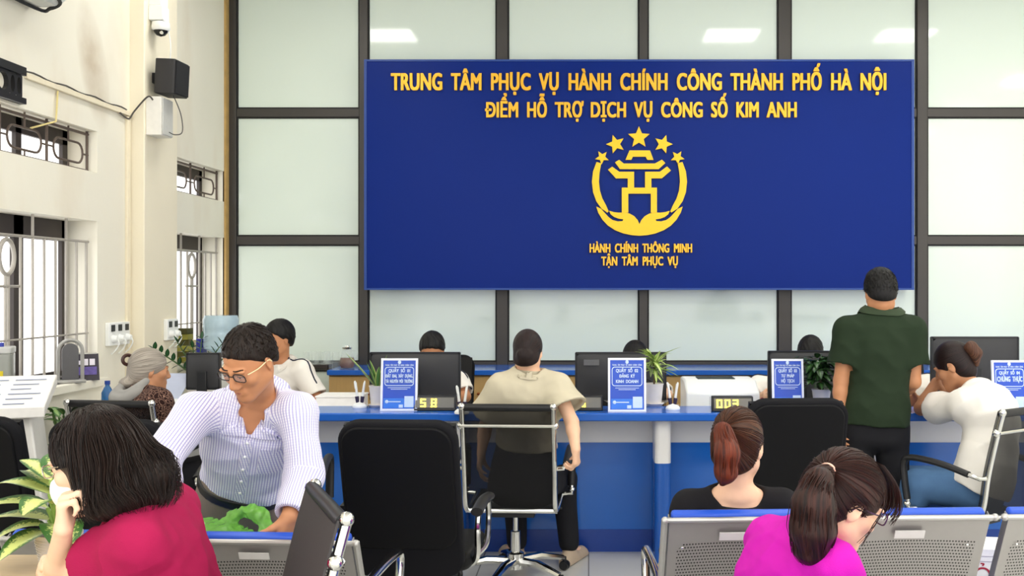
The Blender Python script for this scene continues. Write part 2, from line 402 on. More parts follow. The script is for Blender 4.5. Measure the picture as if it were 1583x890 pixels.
# ---------------------------------------------------------------- service counter (fixed run) and back cabinets
CX0, CX1 = -1.93, 3.7
ctr = thing('service_counter', 'long blue and white service counter with rounded pillars running across the room', 'counter', ((CX0+CX1)/2, 5.9, 0))
def cc(m):  # world -> counter local
    m.v = [(x-(CX0+CX1)/2, y-5.9, z) for x, y, z in m.v]; return m
LZ = .845
m = M().box(CX0, CX1, 5.71, 6.06, LZ-.045, LZ); obj('ledge', cc(m), blue_lam, ctr, bevel=.008, seg=3)
obj('upper_panel', cc(M().box(CX0+.03, CX1, 6.035, 6.06, .635, LZ-.045)), white_lam, ctr, smooth=False)
obj('lower_panel', cc(M().box(CX0+.03, CX1, 6.03, 6.06, .13, .635)), mat('blue_panel', '2064bc', .16, var=.04, vscale=2), ctr, smooth=False)
obj('skirting', cc(M().box(CX0+.03, CX1, 6.025, 6.06, 0, .13)), mat('blue_skirting', '173f93', .25), ctr, smooth=False)
dk = thing('inner_desk', 'white clerks desk joined behind the blue service counter', 'desk', ((CX0+CX1)/2, 5.9, 0))
obj('desk_top', cc(M().box(CX0, CX1, 6.065, 6.8, .72, .745)), white_lam, dk, bevel=.003)
obj('end_panel', cc(M().box(CX0, CX0+.03, 6.065, 6.8, 0, .72)), white_lam, dk)
obj('end_panel', cc(M().box(CX1-.03, CX1, 6.065, 6.8, 0, .72)), white_lam, dk)
for x in (-1.88, -.736, .415, 1.566, 2.717):
    for q, (z0, z1, mt) in enumerate(((.555, LZ-.045, white_lam), (0, .555, mat('blue_post', '1d56ab', .2)))):
        m = M().prism(rrect(x-.046, x+.046, 5.78, 6.0, .03, 4), z0, z1, 'z'); obj('pillar_cap' if q == 0 else 'pillar', cc(m), mt, ctr)
obj('end_panel', cc(M().box(CX0, CX0+.03, 5.8, 6.06, 0, .8)), white_lam, ctr)
# back worktop and cabinets
wood = mat('cabinet_wood', 'bd9a63', .45, var=.12, vscale=6, stretch=(8, 8, 1))
bt = obj('back_worktop', M().box(-.5*6.2, .5*6.2, -.3, .28, -.04, 0), blue_lam, None, bevel=.004)
bt.location = (1.0, 8.60, .87); tag(bt, 'long blue worktop along the foot of the glass partition', 'worktop')
def cabinet(x, i):
    words = ['leftmost', 'second', 'third', 'fourth', 'fifth', 'sixth', 'seventh', 'rightmost']
    t = thing('base_cabinet', 'wooden two-door base cabinet under the back worktop, %s of the run' % words[i], 'cabinet', (x, 8.6, 0), 0, 'cabinets under the back worktop')
    obj('body', M().box(-.385, .385, -.25, .245, 0, .83), wood, t, smooth=False)
    for sgn in (-1, 1):
        d = obj('door', M().box(min(.006*sgn, .38*sgn), max(.006*sgn, .38*sgn), -.27, -.25, .08, .815), wood, t, bevel=.003)
        obj('knob', M().lathe([(.004, 0), (.004, .015), (.011, .018), (.012, .026), (.006, .031), (0, .032)], 12, T=TR((.05*sgn, -.27, .68), rx=PI/2)), mat('copper_knob', '8a4a2a', .3, .8), d)
for i in range(8): cabinet(-1.71+.775*i, i)

# ---------------------------------------------------------------- chairs
sling_m = mat('sling_mesh', '1d1d1f', .7, var=.1, vscale=500, alpha=.6, spec=.2)
arm_pad = mat('armrest_pad', '141416', .45)
def sling_path(k):
    # seat front -> seat -> back top, (y, z)
    pts = [(.27, .405), (.22, .43), (.05, .415), (-.12, .405), (-.20, .43), (-.235, .50), (-.26, .65), (-.30, .82), (-.335, .95)]
    return pts
def spline(pts, n):
    P = [Vector(p) for p in pts]; out = []
    for i in range(len(P)-1):
        p0, p1, p2, p3 = P[max(i-1, 0)], P[i], P[i+1], P[min(i+2, len(P)-1)]
        for j in range(n):
            t = j/n
            out.append(.5*((2*p1)+(p2-p0)*t+(2*p0-5*p1+4*p2-p3)*t*t+(3*p1-p0-3*p2+p3)*t**3))
    out.append(P[-1]); return out
def star_base(t, chr_m, hub=.10):
    m = M()
    for k in range(5):
        a = PI/2+.35+k*2*PI/5; d = (math.cos(a), math.sin(a))
        m.tube([(d[0]*.03, d[1]*.03, hub), (d[0]*.15, d[1]*.15, hub+.005), (d[0]*.30, d[1]*.30, .07)], [.030, .026, .018], 8, flat=.8)
    m.lathe([(.045, hub-.04), (.045, hub+.04), (.03, hub+.05)], 16)
    obj('star_base', m, chr_m, t)
    for k in range(5):
        a = PI/2+.35+k*2*PI/5; x, y = math.cos(a)*.31, math.sin(a)*.31
        m = M()
        for s in (-1, 1): m.lathe([(0, -.009), (.024, -.009), (.027, 0), (.024, .009), (0, .009)], 14, T=TR((x, y, .028), rz=a+.6) @ TR((s*.014, 0, 0), ry=PI/2))
        m.tube([(x, y, .03), (x, y, .075)], .010, 8); obj('caster', m, black_plastic, t)
def sling_chair(label, loc, rz, first=None):
    if first is not None: return dup(first, loc, rz, label, 'chrome framed sling chairs')
    t = thing('sling_chair', label, 'chair', loc, rz, 'chrome framed sling chairs')
    path = [(p[0], p[1]) for p in [v[:] for v in spline([(a, c, 0) for a, c in sling_path(0)], 6)]]
    m = M(); n = len(path)-1
    def f(u, v):
        i = min(n-1, int(u*n)); q = u*n-i; y = path[i][0]*(1-q)+path[i+1][0]*q; z = path[i][1]*(1-q)+path[i+1][1]*q
        sag = .012*(1-(2*v-1)**2); return ((v-.5)*.47, y-sag*.6+.012, z-sag)
    m.sheet(f, n, 8, .006); obj('sling', m, sling_m, t)
    for s in (-1, 1):
        m = M().tube([(s*.228, y-.008, z-.008) for y, z in path], .0135, 10); m.ball((s*.228, path[-1][0]-.008, path[-1][1]), .019, 12, 8); obj('side_frame', m, chrome, t)
    m = M().tube([(-.23, -.335, .945), (.23, -.335, .945)], .019, 10); obj('top_rail', m, arm_pad, t)
    m = M()
    m.tube([(-.235, -.325, .853), (.235, -.325, .853)], .014, 8, flat=.7)
    for s in (-1, 1): m.ball((s*.235, -.315, .852), .020, 10, 8)
    obj('cross_bar', m, chrome, t)
    for yy in (.02, -.17): obj('seat_bar', M().tube([(-.235, yy, .40), (.235, yy, .40)], .014, 8), chrome, t)
    for s in (-1, 1):
        a = M(); a.tube(spline([(s*.285, -.20, .645), (s*.285, -.05, .675), (s*.285, .12, .685), (s*.285, .17, .655), (s*.285, .165, .56), (s*.285, .15, .47)], 5), .021, 10, flat=.75)
        ar = obj('armrest', a, arm_pad, t)
        obj('arm_bracket', M().tube([(s*.235, -.262, .63), (s*.27, -.25, .63), (s*.285, -.20, .645)], .011, 8), chrome, ar)
        b = M(); b.tube([(s*.285, .15, .475), (s*.285, .148, .43), (s*.235, .14, .425)], .013, 8)
        b.ball((s*.285, .15, .45), (.02, .02, .014), 10, 6); obj('arm_bracket', b, chrome, ar)
    m = M().box(-.11, .11, -.12, .12, .352, .378); m.tube([(.08, .05, .36), (.24, .06, .365)], .006, 6); obj('tilt_mechanism', m, black_plastic, t, bevel=.004)
    m = M().lathe([(.014, .25), (.014, .36)], 14); m.lathe([(.026, .12), (.026, .255), (.022, .258)], 16); obj('gas_lift', m, chrome, t)
    star_base(t, chrome)
    return t
def leather_chair(label, loc, rz, first=None):
    if first is not None: return dup(first, loc, rz, label, 'black upholstered office chairs')
    t = thing('office_chair', label, 'chair', loc, rz, 'black upholstered office chairs')
    tilt = TR((0, -.20, .44), rx=math.radians(16))      # back leans to -y going up
    m = M().prism(rrect(-.235, .235, -.06, .61, .085, 7), -.025, .03, T=tilt); obj('back_shell', m, mat('chair_back_fabric', '19191c', .85, spec=.15, var=.1, vscale=400), t, bevel=.014, seg=3)
    m = M().prism(rrect(-.218, .215, .075, .595, .075, 7), -.034, -.02, T=tilt); obj('back_panel', m, mat('chair_back_leather', '0f0f11', .6, spec=.2, var=.1, vscale=60), t, bevel=.006, seg=2)
    m = M().sheet(lambda u, v: ((u-.5)*.44, .03+.03*math.sin(PI*v)*math.sin(PI*u)+.012, -.04+.62*v), 8, 10, .03, T=tilt); obj('back_cushion', m, mat('black_leather', '0d0d0e', .55, spec=.25, var=.1, vscale=80, bump=.1, bscale=300), t)
    m = M().prism(rrect(-.25, .25, -.22, .27, .09, 6), .40, .47, 'z'); obj('seat', m, MATS['black_leather'], t, bevel=.02, seg=3)
    for s in (-1, 1):
        a = M(); a.tube(spline([(s*.275, -.16, .635), (s*.275, .0, .65), (s*.275, .14, .64)], 4), .026, 10, flat=.7); ar = obj('armrest', a, arm_pad, t)
        obj('arm_bracket', M().tube(spline([(s*.275, -.13, .625), (s*.275, -.15, .56), (s*.27, -.13, .45), (s*.24, -.10, .41)], 4), .0135, 8), chrome, ar)
        b = M(); b.tube(spline([(s*.275, .10, .625), (s*.275, .12, .56), (s*.27, .10, .45), (s*.24, .08, .41)], 4), .0135, 8); obj('arm_bracket', b, chrome, ar)
    m = M().box(-.12, .12, -.12, .12, .37, .40); obj('tilt_mechanism', m, black_plastic, t, bevel=.004)
    m = M().lathe([(.016, .2), (.016, .38)], 14); m.lathe([(.027, .12), (.027, .235)], 16); obj('gas_lift', m, chrome, t)
    star_base(t, chrome)
    return t
A = leather_chair('empty black high-backed office chair in the centre in front of the counter', (-.715, 4.36, 0), math.radians(-4))
leather_chair('black high-backed office chair between the auburn ponytail and the man in green', (.945, 5.12, 0), math.radians(3), A)
leather_chair('black high-backed office chair at the left edge behind the variegated plant', (-2.50, 4.45, 0), math.radians(2), A)
leather_chair('black high-backed office chair right behind the head of the woman in crimson', (-1.84, 4.38, 0), math.radians(-6), A)
Bc = sling_chair('chrome and black mesh chair holding the woman in the khaki shirt', (-.385, 5.46, 0), math.radians(-3))
sling_chair('chrome and black sling chair of the woman in the white tee', (1.93, 5.28, 0), math.radians(36), Bc)
sling_chair('dark mesh chair under the grey-haired woman', (-2.41, 5.62, 0), math.radians(-6), Bc)
sling_chair('dark mesh chair half hidden behind the man in the striped shirt', (-1.58, 5.08, 0), math.radians(8), Bc)
sling_chair('dark sling chair turned sideways in the foreground, chrome ball on its frame', (-1.01, 2.60, 0), math.radians(114), Bc)
dch = [o for o in C.objects if o.name == 'sling_chair.004'][0]; dch.scale = (1.03, 1.03, 1.03)
for ch in dch.children:
    if ch.name.startswith('sling'): ch.material_slots[0].link = 'OBJECT'; ch.material_slots[0].material = mat('front_lit_sling', '474444', .8, var=.08, vscale=300, spec=.2)  # opaque copy of the black sling, front light put in as lighter grey

# ---------------------------------------------------------------- perforated steel benches
steel = mat('perforated_steel', 'a9a6a2', .38, .55, var=.04)
nt, b, L = nodes(steel)
tc = nt.nodes.new('ShaderNodeTexCoord'); at = nt.nodes.new('ShaderNodeAttribute'); at.attribute_name = 'flow'
sep = nt.nodes.new('ShaderNodeSeparateXYZ'); L(at.outputs['Vector'], sep.inputs[0])
def mth(op, a, c=None, c2=None):
    n = nt.nodes.new('ShaderNodeMath'); n.operation = op
    for i, q in enumerate((a, c, c2)):
        if q is None: continue
        if isinstance(q, (int, float)): n.inputs[i].default_value = q
        else: L(q, n.inputs[i])
    return n.outputs[0]
px_, pz_ = .0095, .0125
row = mth('FLOOR', mth('DIVIDE', sep.outputs[1], pz_)); sh = mth('MULTIPLY', mth('MODULO', row, 2.0), .5)
fx = mth('SUBTRACT', mth('FRACT', mth('ADD', mth('DIVIDE', sep.outputs[0], px_), sh)), .5); fz = mth('SUBTRACT', mth('FRACT', mth('DIVIDE', sep.outputs[1], pz_)), .5)
d2 = mth('SQRT', mth('ADD', mth('MULTIPLY', fx, fx), mth('MULTIPLY', mth('MULTIPLY', fz, fz), 1.6)))
hole = mth('MULTIPLY', mth('LESS_THAN', d2, .3), mth('GREATER_THAN', sep.outputs[2], .5))
mx = nt.nodes.new('ShaderNodeMix'); mx.data_type = 'RGBA'; old = b.inputs['Base Color'].links[0].from_socket
L(old, mx.inputs[6]); mx.inputs[7].default_value = lin('3a3838'); L(hole, mx.inputs[0]); L(mx.outputs[2], b.inputs['Base Color'])
blue_pad = mat('blue_pad', '1f4fc0', .4, var=.05)
bench_grey = mat('bench_frame', 'b9b8b4', .3, .6)
def bench(label, x, y, rz, nseat, zt, wid=.476, gap=.054):
    t = thing('waiting_bench', label, 'bench', (x, y, 0), rz, 'perforated steel waiting benches')
    tot = nseat*wid+(nseat-1)*gap
    h = zt-.40; rec = h*.50
    def P(xx, q, n):  # q 0..1 up the back, n off the rear face (+ towards the rear)
        ln = math.hypot(h, rec); ny, nz = -h/ln, -rec/ln
        return (xx, -q*rec+n*ny, .40+q*h+n*nz)
    for i in range(nseat):
        x0 = -tot/2+i*(wid+gap); x1 = x0+wid
        m = M(); nu, nv = 24, 20; us = [0, .004, .03, .1]+[.1+.8*k/12 for k in range(1, 13)]+[.97, .996, 1]; vs = [0, .05, .12]+[.12+.62*k/8 for k in range(1, 9)]+[.86, .97, 1]
        ve = []; at_ = []
        for u in us:
            for v in vs:
                edge = -.03 if u in (0, 1) else 0
                crown = .012*math.sin(PI*u)
                ve.append(P(x0+wid*u, v, edge-crown)); ins = 1 if (.085 < u < .915 and .1 < v < .76) else 0
                at_.append((wid*u, v*math.hypot(h, rec), ins))
        k = len(vs); fs = [(a*k+c, (a+1)*k+c, (a+1)*k+c+1, a*k+c+1) for a in range(len(us)-1) for c in range(k-1)]
        m.add(ve, [f for f in fs], None, at_)
        o = obj('backrest', m, steel, t, angle=50)
        so = o.modifiers.new('solid', 'SOLIDIFY'); so.thickness = .003; so.offset = -1
        m = M(); m.prism(rrect(x0+.008, x1-.008, 0, 1, .001, 1), 0, 1) if False else None
        m.add([P(x0+.01, .08, -.014), P(x1-.01, .08, -.014), P(x1-.01, 1.012, -.014), P(x0+.01, 1.012, -.014), P(x0+.01, .08, -.05), P(x1-.01, .08, -.05), P(x1-.01, 1.012, -.05), P(x0+.01, 1.012, -.05)],
              [(0, 1, 2, 3), (7, 6, 5, 4), (0, 4, 5, 1), (3, 2, 6, 7), (0, 3, 7, 4), (1, 5, 6, 2)])
        obj('back_pad', m, blue_pad, t, bevel=.01)
        m = M().tube([P(x0-.012, 1.0, .0), P(x1+.012, 1.0, .0)], .0085, 8); m.ball(P(x0-.012, 1.0, 0), .012, 8, 6); m.ball(P(x1+.012, 1.0, 0), .012, 8, 6); obj('top_rail', m, bench_grey, t)
        a, c = (x0+.16 if nseat < 3 or i != 1 else x0+.18), .90
        m = M().add([P(a, c-.06, .004), P(a+.095, c-.06, .004), P(a+.095, c, .004), P(a, c, .004), P(a, c-.06, .0), P(a+.095, c-.06, .0), P(a+.095, c, .0), P(a, c, .0)], [(0, 1, 2, 3), (7, 6, 5, 4), (0, 4, 5, 1), (3, 2, 6, 7), (0, 3, 7, 4), (1, 5, 6, 2)])
        obj('label_plate', m, mat('pale_plate', 'd8d6d2', .4), t, smooth=False)
        for u in (.1, .88): obj('rivet', M().ball(P(x0+wid*u, .78, .003), (.005, .003, .005), 8, 6), chrome, t)
        m = M().sheet(lambda u, v: (x0+wid*u, .02+.39*v, .40+.03*v*v-.012*math.sin(PI*u)), 8, 6, .004); obj('seat_shell', m, steel, t)
        m = M().sheet(lambda u, v: (x0+.012+(wid-.024)*u, .05+.345*v, .422+.03*v*v-.01*math.sin(PI*u)), 8, 6, .034); obj('seat_pad', m, blue_pad, t)
    m = M().box(-tot/2, tot/2, .12, .19, .30, .355); obj('beam', m, bench_grey, t, bevel=.004)
    for s in (-1, 1):
        xx = s*(tot/2-.05)
        m = M().tube(spline([(xx, -.12, .02), (xx, .0, .06), (xx, .15, .31), (xx, .33, .06), (xx, .44, .02)], 5), .02, 10, flat=.8); m.tube([(xx, .155, .08), (xx, .155, .33)], .022, 10); obj('leg', m, chrome, t)
        xx = s*(tot/2+.012)
        m = M().tube(spline([(xx, -.10, .40), (xx, -.13, .56), (xx, -.06, .60), (xx, .30, .60), (xx, .40, .57), (xx, .36, .45), (xx, .30, .36)], 5), .016, 10); obj('armrest', m, chrome, t)
        m = M().tube([P(xx, .02, -.005), P(xx, 1.0, -.005)], .011, 8); obj('side_frame', m, bench_grey, t)
    return t
bench('three-seat steel bench at right, behind the woman in magenta', 1.004, 3.42, math.radians(2.5), 3, .83)
bench('nearest steel bench, the one under the woman in magenta', .47, 2.50, math.radians(0), 2, .83)
bench('two-seat steel bench at left, green plastic bag on its seat', -1.26, 3.37, math.radians(-3), 2, .762, .52)

# ---------------------------------------------------------------- wooden table, kiosk, side desk
tw = mat('table_wood', 'cdb38b', .4, var=.1, vscale=8, stretch=(1, 10, 10))
t = thing('wooden_table', 'pale wooden table at the lower left corner under the elbow of the woman in crimson', 'table', (-2.15, 2.62, 0))
obj('tabletop', M().box(-.80, .83, -.5, .46, .72, .75), tw, t, bevel=.004)
for x in (-.8, .72):
    for y in (-.45, .45): obj('leg', M().box(x-.025, x+.025, y-.025, y+.025, 0, .72), white_plastic, t, bevel=.003)
t = thing('service_kiosk', 'white kiosk pedestal with a printed slab top at the left edge', 'kiosk', (-2.84, 5.06, 0), math.radians(22))
m = M(); z0 = .93
m.add([(-.19, -.30, z0), (.19, -.30, z0), (.19, .30, z0+.10), (-.19, .30, z0+.10), (-.19, -.30, z0+.055), (.19, -.30, z0+.055), (.19, .30, z0+.155), (-.19, .30, z0+.155)], [(0, 3, 2, 1), (4, 5, 6, 7), (0, 1, 5, 4), (2, 3, 7, 6), (0, 4, 7, 3), (1, 2, 6, 5)])
kt = obj('slab_top', m, mat('kiosk_white', 'efede9', .4), t, bevel=.006)
m = M()
for r in range(6):
    for c in range(2):
        x = -.16+.17*c; y = -.26+.09*r; w = .09+.05*((r*7+c*3) % 3)/2
        zz = z0+.055+.10*(y+.30)/.60
        m.add([(x, y, zz+.002), (x+w, y, zz+.002), (x+w, y+.02, zz+.005), (x, y+.02, zz+.005)], [(0, 1, 2, 3)])
obj('print_line', m, mat('print_grey', '8d95ad', .6), kt, smooth=False)
m = M().add([(-.16, -.22, 0), (.24, -.22, 0), (.24, .24, 0), (-.16, .24, 0), (-.13, -.2, .94), (.12, -.2, .94), (.12, .2, 1.01), (-.13, .2, 1.01)], [(0, 3, 2, 1), (4, 5, 6, 7), (0, 1, 5, 4), (2, 3, 7, 6), (0, 4, 7, 3), (1, 2, 6, 5)])
obj('pedestal', m, MATS['kiosk_white'], t, bevel=.01)
t = thing('side_desk', 'white side desk beneath the left windows carrying a printer', 'desk', (-2.5, 6.5, 0))
obj('desktop', M().box(-.58, .52, -.42, .45, .77, .80), white_lam, t, bevel=.003)
for x in (-.56, .50): obj('side_panel', M().box(x-.015, x+.015, -.40, .43, 0, .77), white_lam, t)
obj('front_panel', M().box(-.54, .48, -.36, -.34, .12, .77), white_lam, t)
# ---------------------------------------------------------------- things on and behind the counter
def Pw(px, py, s): return W(px, py, s)
# monitors seen from behind
mon_m = mat('monitor_back', '2b2b2d', .42, var=.12, vscale=3)
def monitor(label, x, y, zb, w, h, rz=0, badge=False, cable=1):
    t = thing('computer_monitor', label, 'monitor', (x, y, zb), rz, 'monitors on the service counter')
    z0 = .10; cv = lambda u: .02*(1-(2*u-1)**2)
    m = M().sheet(lambda u, v: ((u-.5)*w, -.012-.022*(math.sin(PI*u)**.5 if 0 < u < 1 else 0)*(math.sin(PI*v)**.5 if 0 < v < 1 else 0), z0+h*v), 16, 12, 0)
    m.f = [f for f in m.f]; m.mi = m.mi
    n = len(m.v)
    m.box(-w/2, w/2, -.012, .012, z0, z0+h); obj('back_cover', m, mon_m, t, angle=35)
    m = M()
    for q in ((-w/2-.004, -w/2+.006, z0, z0+h), (w/2-.006, w/2+.004, z0, z0+h), (-w/2, w/2, z0+h-.008, z0+h+.004), (-w/2, w/2, z0-.004, z0+.012)): m.box(q[0], q[1], -.016, .018, q[2], q[3])
    obj('bezel', m, black_plastic, t, smooth=False)
    obj('screen', M().box(-w/2+.012, w/2-.012, .012, .0185, z0+.014, z0+h-.012), mat('screen_glass', '0c0d10', .1), t, smooth=False)
    m = M().box(-.03, .03, -.045, -.02, .02, z0+h*.5); obj('neck', m, black_plastic, t, bevel=.004)
    m = M().prism(rrect(-.12, .12, -.10, .08, .03, 4), 0, .014, 'z'); obj('foot', m, black_plastic, t, bevel=.003)
    if cable:
        c = cable; m = M().tube(spline([(.02*c, -.05, z0+h*.62), (.10*c, -.052, z0+h*.56), (.17*c, -.047, z0+h*.44), (.235*c, -.04, z0+h*.33)], 5), .0045, 6); obj('cable', m, mat('cable_black', '0e0e0f', .5), t)
    if badge: obj('badge', M().box(-w/2+.05, -w/2+.145, -.044, -.03, z0+h-.075, z0+h-.04), mat('badge_grey', '5c5c5e', .4), t, smooth=False)
    return t
def mon_at(label, x0, x1, ytop, s, zb=.745, **k):
    d = FPX/s; w = (x1-x0)/s; zt = CAMH-(ytop-PY)/s
    return monitor(label, ((x0+x1)/2-PX)/s, d, zb, w, zt-zb-.10, **k)
mon_at('black monitor behind the sign for counter 01', 573, 711, 545, 250, cable=-1)
mon_at('black monitor with a grey badge behind the sign for counter 02', 890, 1029, 545, 250, badge=True, cable=1)
mon_at('black monitor behind the sign for counter 03', 1188, 1290, 543, 250, cable=0)
mon_at('larger black monitor behind the head of the woman in the white tee', 1440, 1573, 521, 250, badge=True, cable=-1)
mon_at('black monitor on the white side desk below the water bottle', 290, 340, 546, 246, zb=.80, cable=0)
# A4 counter signs
sg_blue = mat('sign_card_blue', '1a4cc4', .25, var=.05, vscale=10); sg_pale = mat('sign_card_pale', 'c9defc', .4); frame_pale = mat('card_frame', 'e9eefc', .3)
def desk_sign(label, lines, x0, x1, yt, yb, s, caps=(8, 9, 9)):
    d = FPX/s; w = (x1-x0)/s; h = (yb-yt)/s; cx = ((x0+x1)/2-PX)/s
    t = thing('counter_sign', label, 'sign', (cx, d, LZ), 0, 'blue signs standing on the counter')
    T = TR((0, 0, 0), rx=math.radians(-6))
    obj('card', M().box(-w/2+.010, w/2-.010, -.004, .004, .010, h-.010, T=T), sg_blue, t, smooth=False)
    m = M()
    for q in ((-w/2, -w/2+.012, 0, h), (w/2-.012, w/2, 0, h), (-w/2+.012, w/2-.012, 0, .012), (-w/2+.012, w/2-.012, h-.012, h)): m.box(q[0], q[1], -.007, .007, q[2], q[3], T=T)
    obj('card_frame', m, frame_pale, t, smooth=False)
    m = M().add([(-w*.3, .0, 0), (w*.3, .0, 0), (w*.3, .10, 0), (-w*.3, .10, 0), (-w*.3, .0, .005), (w*.3, .0, .005), (w*.3, .10, .005), (-w*.3, .10, .005)], [(0, 3, 2, 1), (4, 5, 6, 7), (0, 1, 5, 4), (2, 3, 7, 6), (0, 4, 7, 3), (1, 2, 6, 5)])
    obj('stand_foot', m, mat('clear_stand', 'cfd8e6', .1, alpha=.5), t, smooth=False)
    m = M(); n = len(lines)
    zs = [h*.735, h*.635, h*.535] if n == 3 else [h*.72, h*.58]
    for ln, z in zip(lines, zs):
        big = n == 2 and z < h*.6
        text(m, ln, 0, z, min(w*.74, w*.058*len(ln)) if not big else w*.7, .017 if not big else .027, -.0045, .0012, .03, T=T)
    text(m, 'TRUNG TÂM PHỤC VỤ HÀNH CHÍNH CÔNG', 0, h*.855, w*.78, .0085, -.0045, .001, .02, T=T)
    for q, zz in ((.62, .435), (.45, .405)): m.box(-w*q/2, w*q/2, -.0055, -.0042, h*zz, h*zz+.003, T=T)
    r1 = rrect(-w*.40, w*.40, h*.475, h*.835, .016, 4); r2 = rrect(-w*.40+.004, w*.40-.004, h*.475+.004, h*.835-.004, .013, 4); k = len(r1)
    v = [(a, -.0056, c) for a, c in r1]+[(a, -.0056, c) for a, c in r2]
    m.add(v, [(i, (i+1) % k, k+(i+1) % k, k+i) for i in range(k)], T)
    m.ball((0, -.005, h*.925), (.0095, .002, .0115), 12, 6, T=T); m.ball((-w*.33, -.005, h*.175), (.010, .002, .010), 12, 6, T=T); m.box(-w*.28, w*.05, -.0055, -.0042, h*.165, h*.185, T=T)
    m.box(w*.15, w*.40, -.0055, -.0042, h*.07, h*.28, T=T)
    m.box(w*.0, w*.11, -.0055, -.0042, h*.06, h*.12, T=T)
    obj('lettering', m, sg_pale, t, smooth=False)
    obj('print_panel', M().box(-w*.42, w*.42, -.0046, -.0041, h*.05, h*.24, T=T), mat('card_lower_blue', '2f79e6', .3), t, smooth=False)
    return t
desk_sign('blue counter sign QUẦY SỐ 01 standing left of the yellow number display', ['QUẦY SỐ 01', 'ĐẤT ĐAI, XÂY DỰNG,', 'TÀI NGUYÊN MÔI TRƯỜNG'], 588, 645, 553, 634, 275)
desk_sign('blue counter sign ĐĂNG KÝ KINH DOANH beside the khaki woman', ['QUẦY SỐ 02', 'ĐĂNG KÝ', 'KINH DOANH'], 940, 999, 555, 638, 277)
desk_sign('blue counter sign TƯ PHÁP HỘ TỊCH above an empty black chair', ['QUẦY SỐ 03', 'TƯ PHÁP', 'HỘ TỊCH'], 1194, 1243, 552, 630, 272)
desk_sign('blue counter sign CHỨNG THỰC at the far right', ['QUẦY SỐ 04', 'CHỨNG THỰC'], 1535, 1590, 554, 632, 275)
# number displays
led = mat('led_yellow', 'fff04a', .5, emit=3.5, var=0)
SEG = {'0': 'abcdef', '3': 'abgcd', '5': 'afgcd', '8': 'abcdefg', '6': 'afgedc'}
def display(label, x0, x1, y, s, digits):
    d = FPX/s; w = (x1-x0)/s; t = thing('number_display', label, 'display', (((x0+x1)/2-PX)/s, d, LZ), 0, 'yellow queue number displays')
    h = .085
    m = M().add([(-w/2, -.03, 0), (w/2, -.03, 0), (w/2, .04, 0), (-w/2, .04, 0), (-w/2, -.01, h), (w/2, -.01, h), (w/2, .035, h), (-w/2, .035, h)], [(0, 3, 2, 1), (4, 5, 6, 7), (0, 1, 5, 4), (2, 3, 7, 6), (0, 4, 7, 3), (1, 2, 6, 5)])
    obj('housing', m, black_plastic, t, bevel=.006)
    T = TR((0, -.0285, .006), rx=-math.atan2(.02, h))
    obj('display_window', M().box(-w/2+.012, w/2-.012, -.006, .0, .012, h-.016, T=T), mat('display_smoke', '6c6a63', .25), t, smooth=False)
    m = M(); hh = .046; ww = .030; z0 = .016; q = .007
    for x, ch in digits:
        for sgm in SEG[ch]:
            b = {'a': (0, ww, hh-q, hh), 'd': (0, ww, 0, q), 'g': (0, ww, hh/2-q/2, hh/2+q/2), 'f': (0, q, hh/2, hh), 'b': (ww-q, ww, hh/2, hh), 'e': (0, q, 0, hh/2), 'c': (ww-q, ww, 0, hh/2)}[sgm]
            m.box(x+b[0], x+b[1], -.009, -.005, z0+b[2], z0+b[3], T=T)
    obj('digits', m, led, t, smooth=False)
display('yellow digit display beside the sign for counter 01', 640, 706, 631, 274, [(-.08, '5'), (-.02, '8')])
display('yellow digit display at the elbow of the khaki woman', 886, 932, 628, 274, [(-.045, '8')])
display('yellow digit display above the auburn ponytail', 1100, 1164, 631, 276, [(-.09, '0'), (-.045, '0'), (0, '3')])
# pen stands
def pens(label, px, py, s):
    x, y, z = W(px, py, s); t = thing('pen_stand', label, 'pen holder', (x, y, LZ), 0, 'white twin pen stands on the counter')
    obj('stand_base', M().lathe([(.04, 0), (.042, .008), (.036, .018), (.022, .028), (.008, .033), (0, .034)], 20, sx=1, sy=.8), white_plastic, t)
    for sgn in (-1, 1):
        p = obj('pen', M().tube([(sgn*.012, .0, .03), (sgn*.016, .004, .07), (sgn*.026, .01, .145)], [.004, .0075, .0065], 10), white_plastic, t)
        obj('pen_cap', M().tube([(sgn*.0115, .0, .024), (sgn*.0165, .003, .065)], [.009, .012], 10), mat('pen_violet', '2c2140', .4), p)
        obj('pen_clip', M().tube(spline([(sgn*.026, .01, .145), (sgn*.028, .006, .152), (sgn*.030, -.002, .145), (sgn*.024, -.004, .11)], 4), .0035, 6), white_plastic, p)
    m = M()
    cs = [(.030+.004*math.cos(q*1.9), .006+.004*math.sin(q*1.9), .012+.0012*q) for q in range(14)]
    m.tube(cs, .002, 5); obj('coil', m, mat('coil_pink', 'd6c3c0', .5), t)
pens('white twin pen stand left of the snake plant', 556, 629, 268)
pens('white twin pen stand at the left arm of the khaki woman', 714, 640, 281)
pens('white twin pen stand beside the printer', 1040, 629, 272)
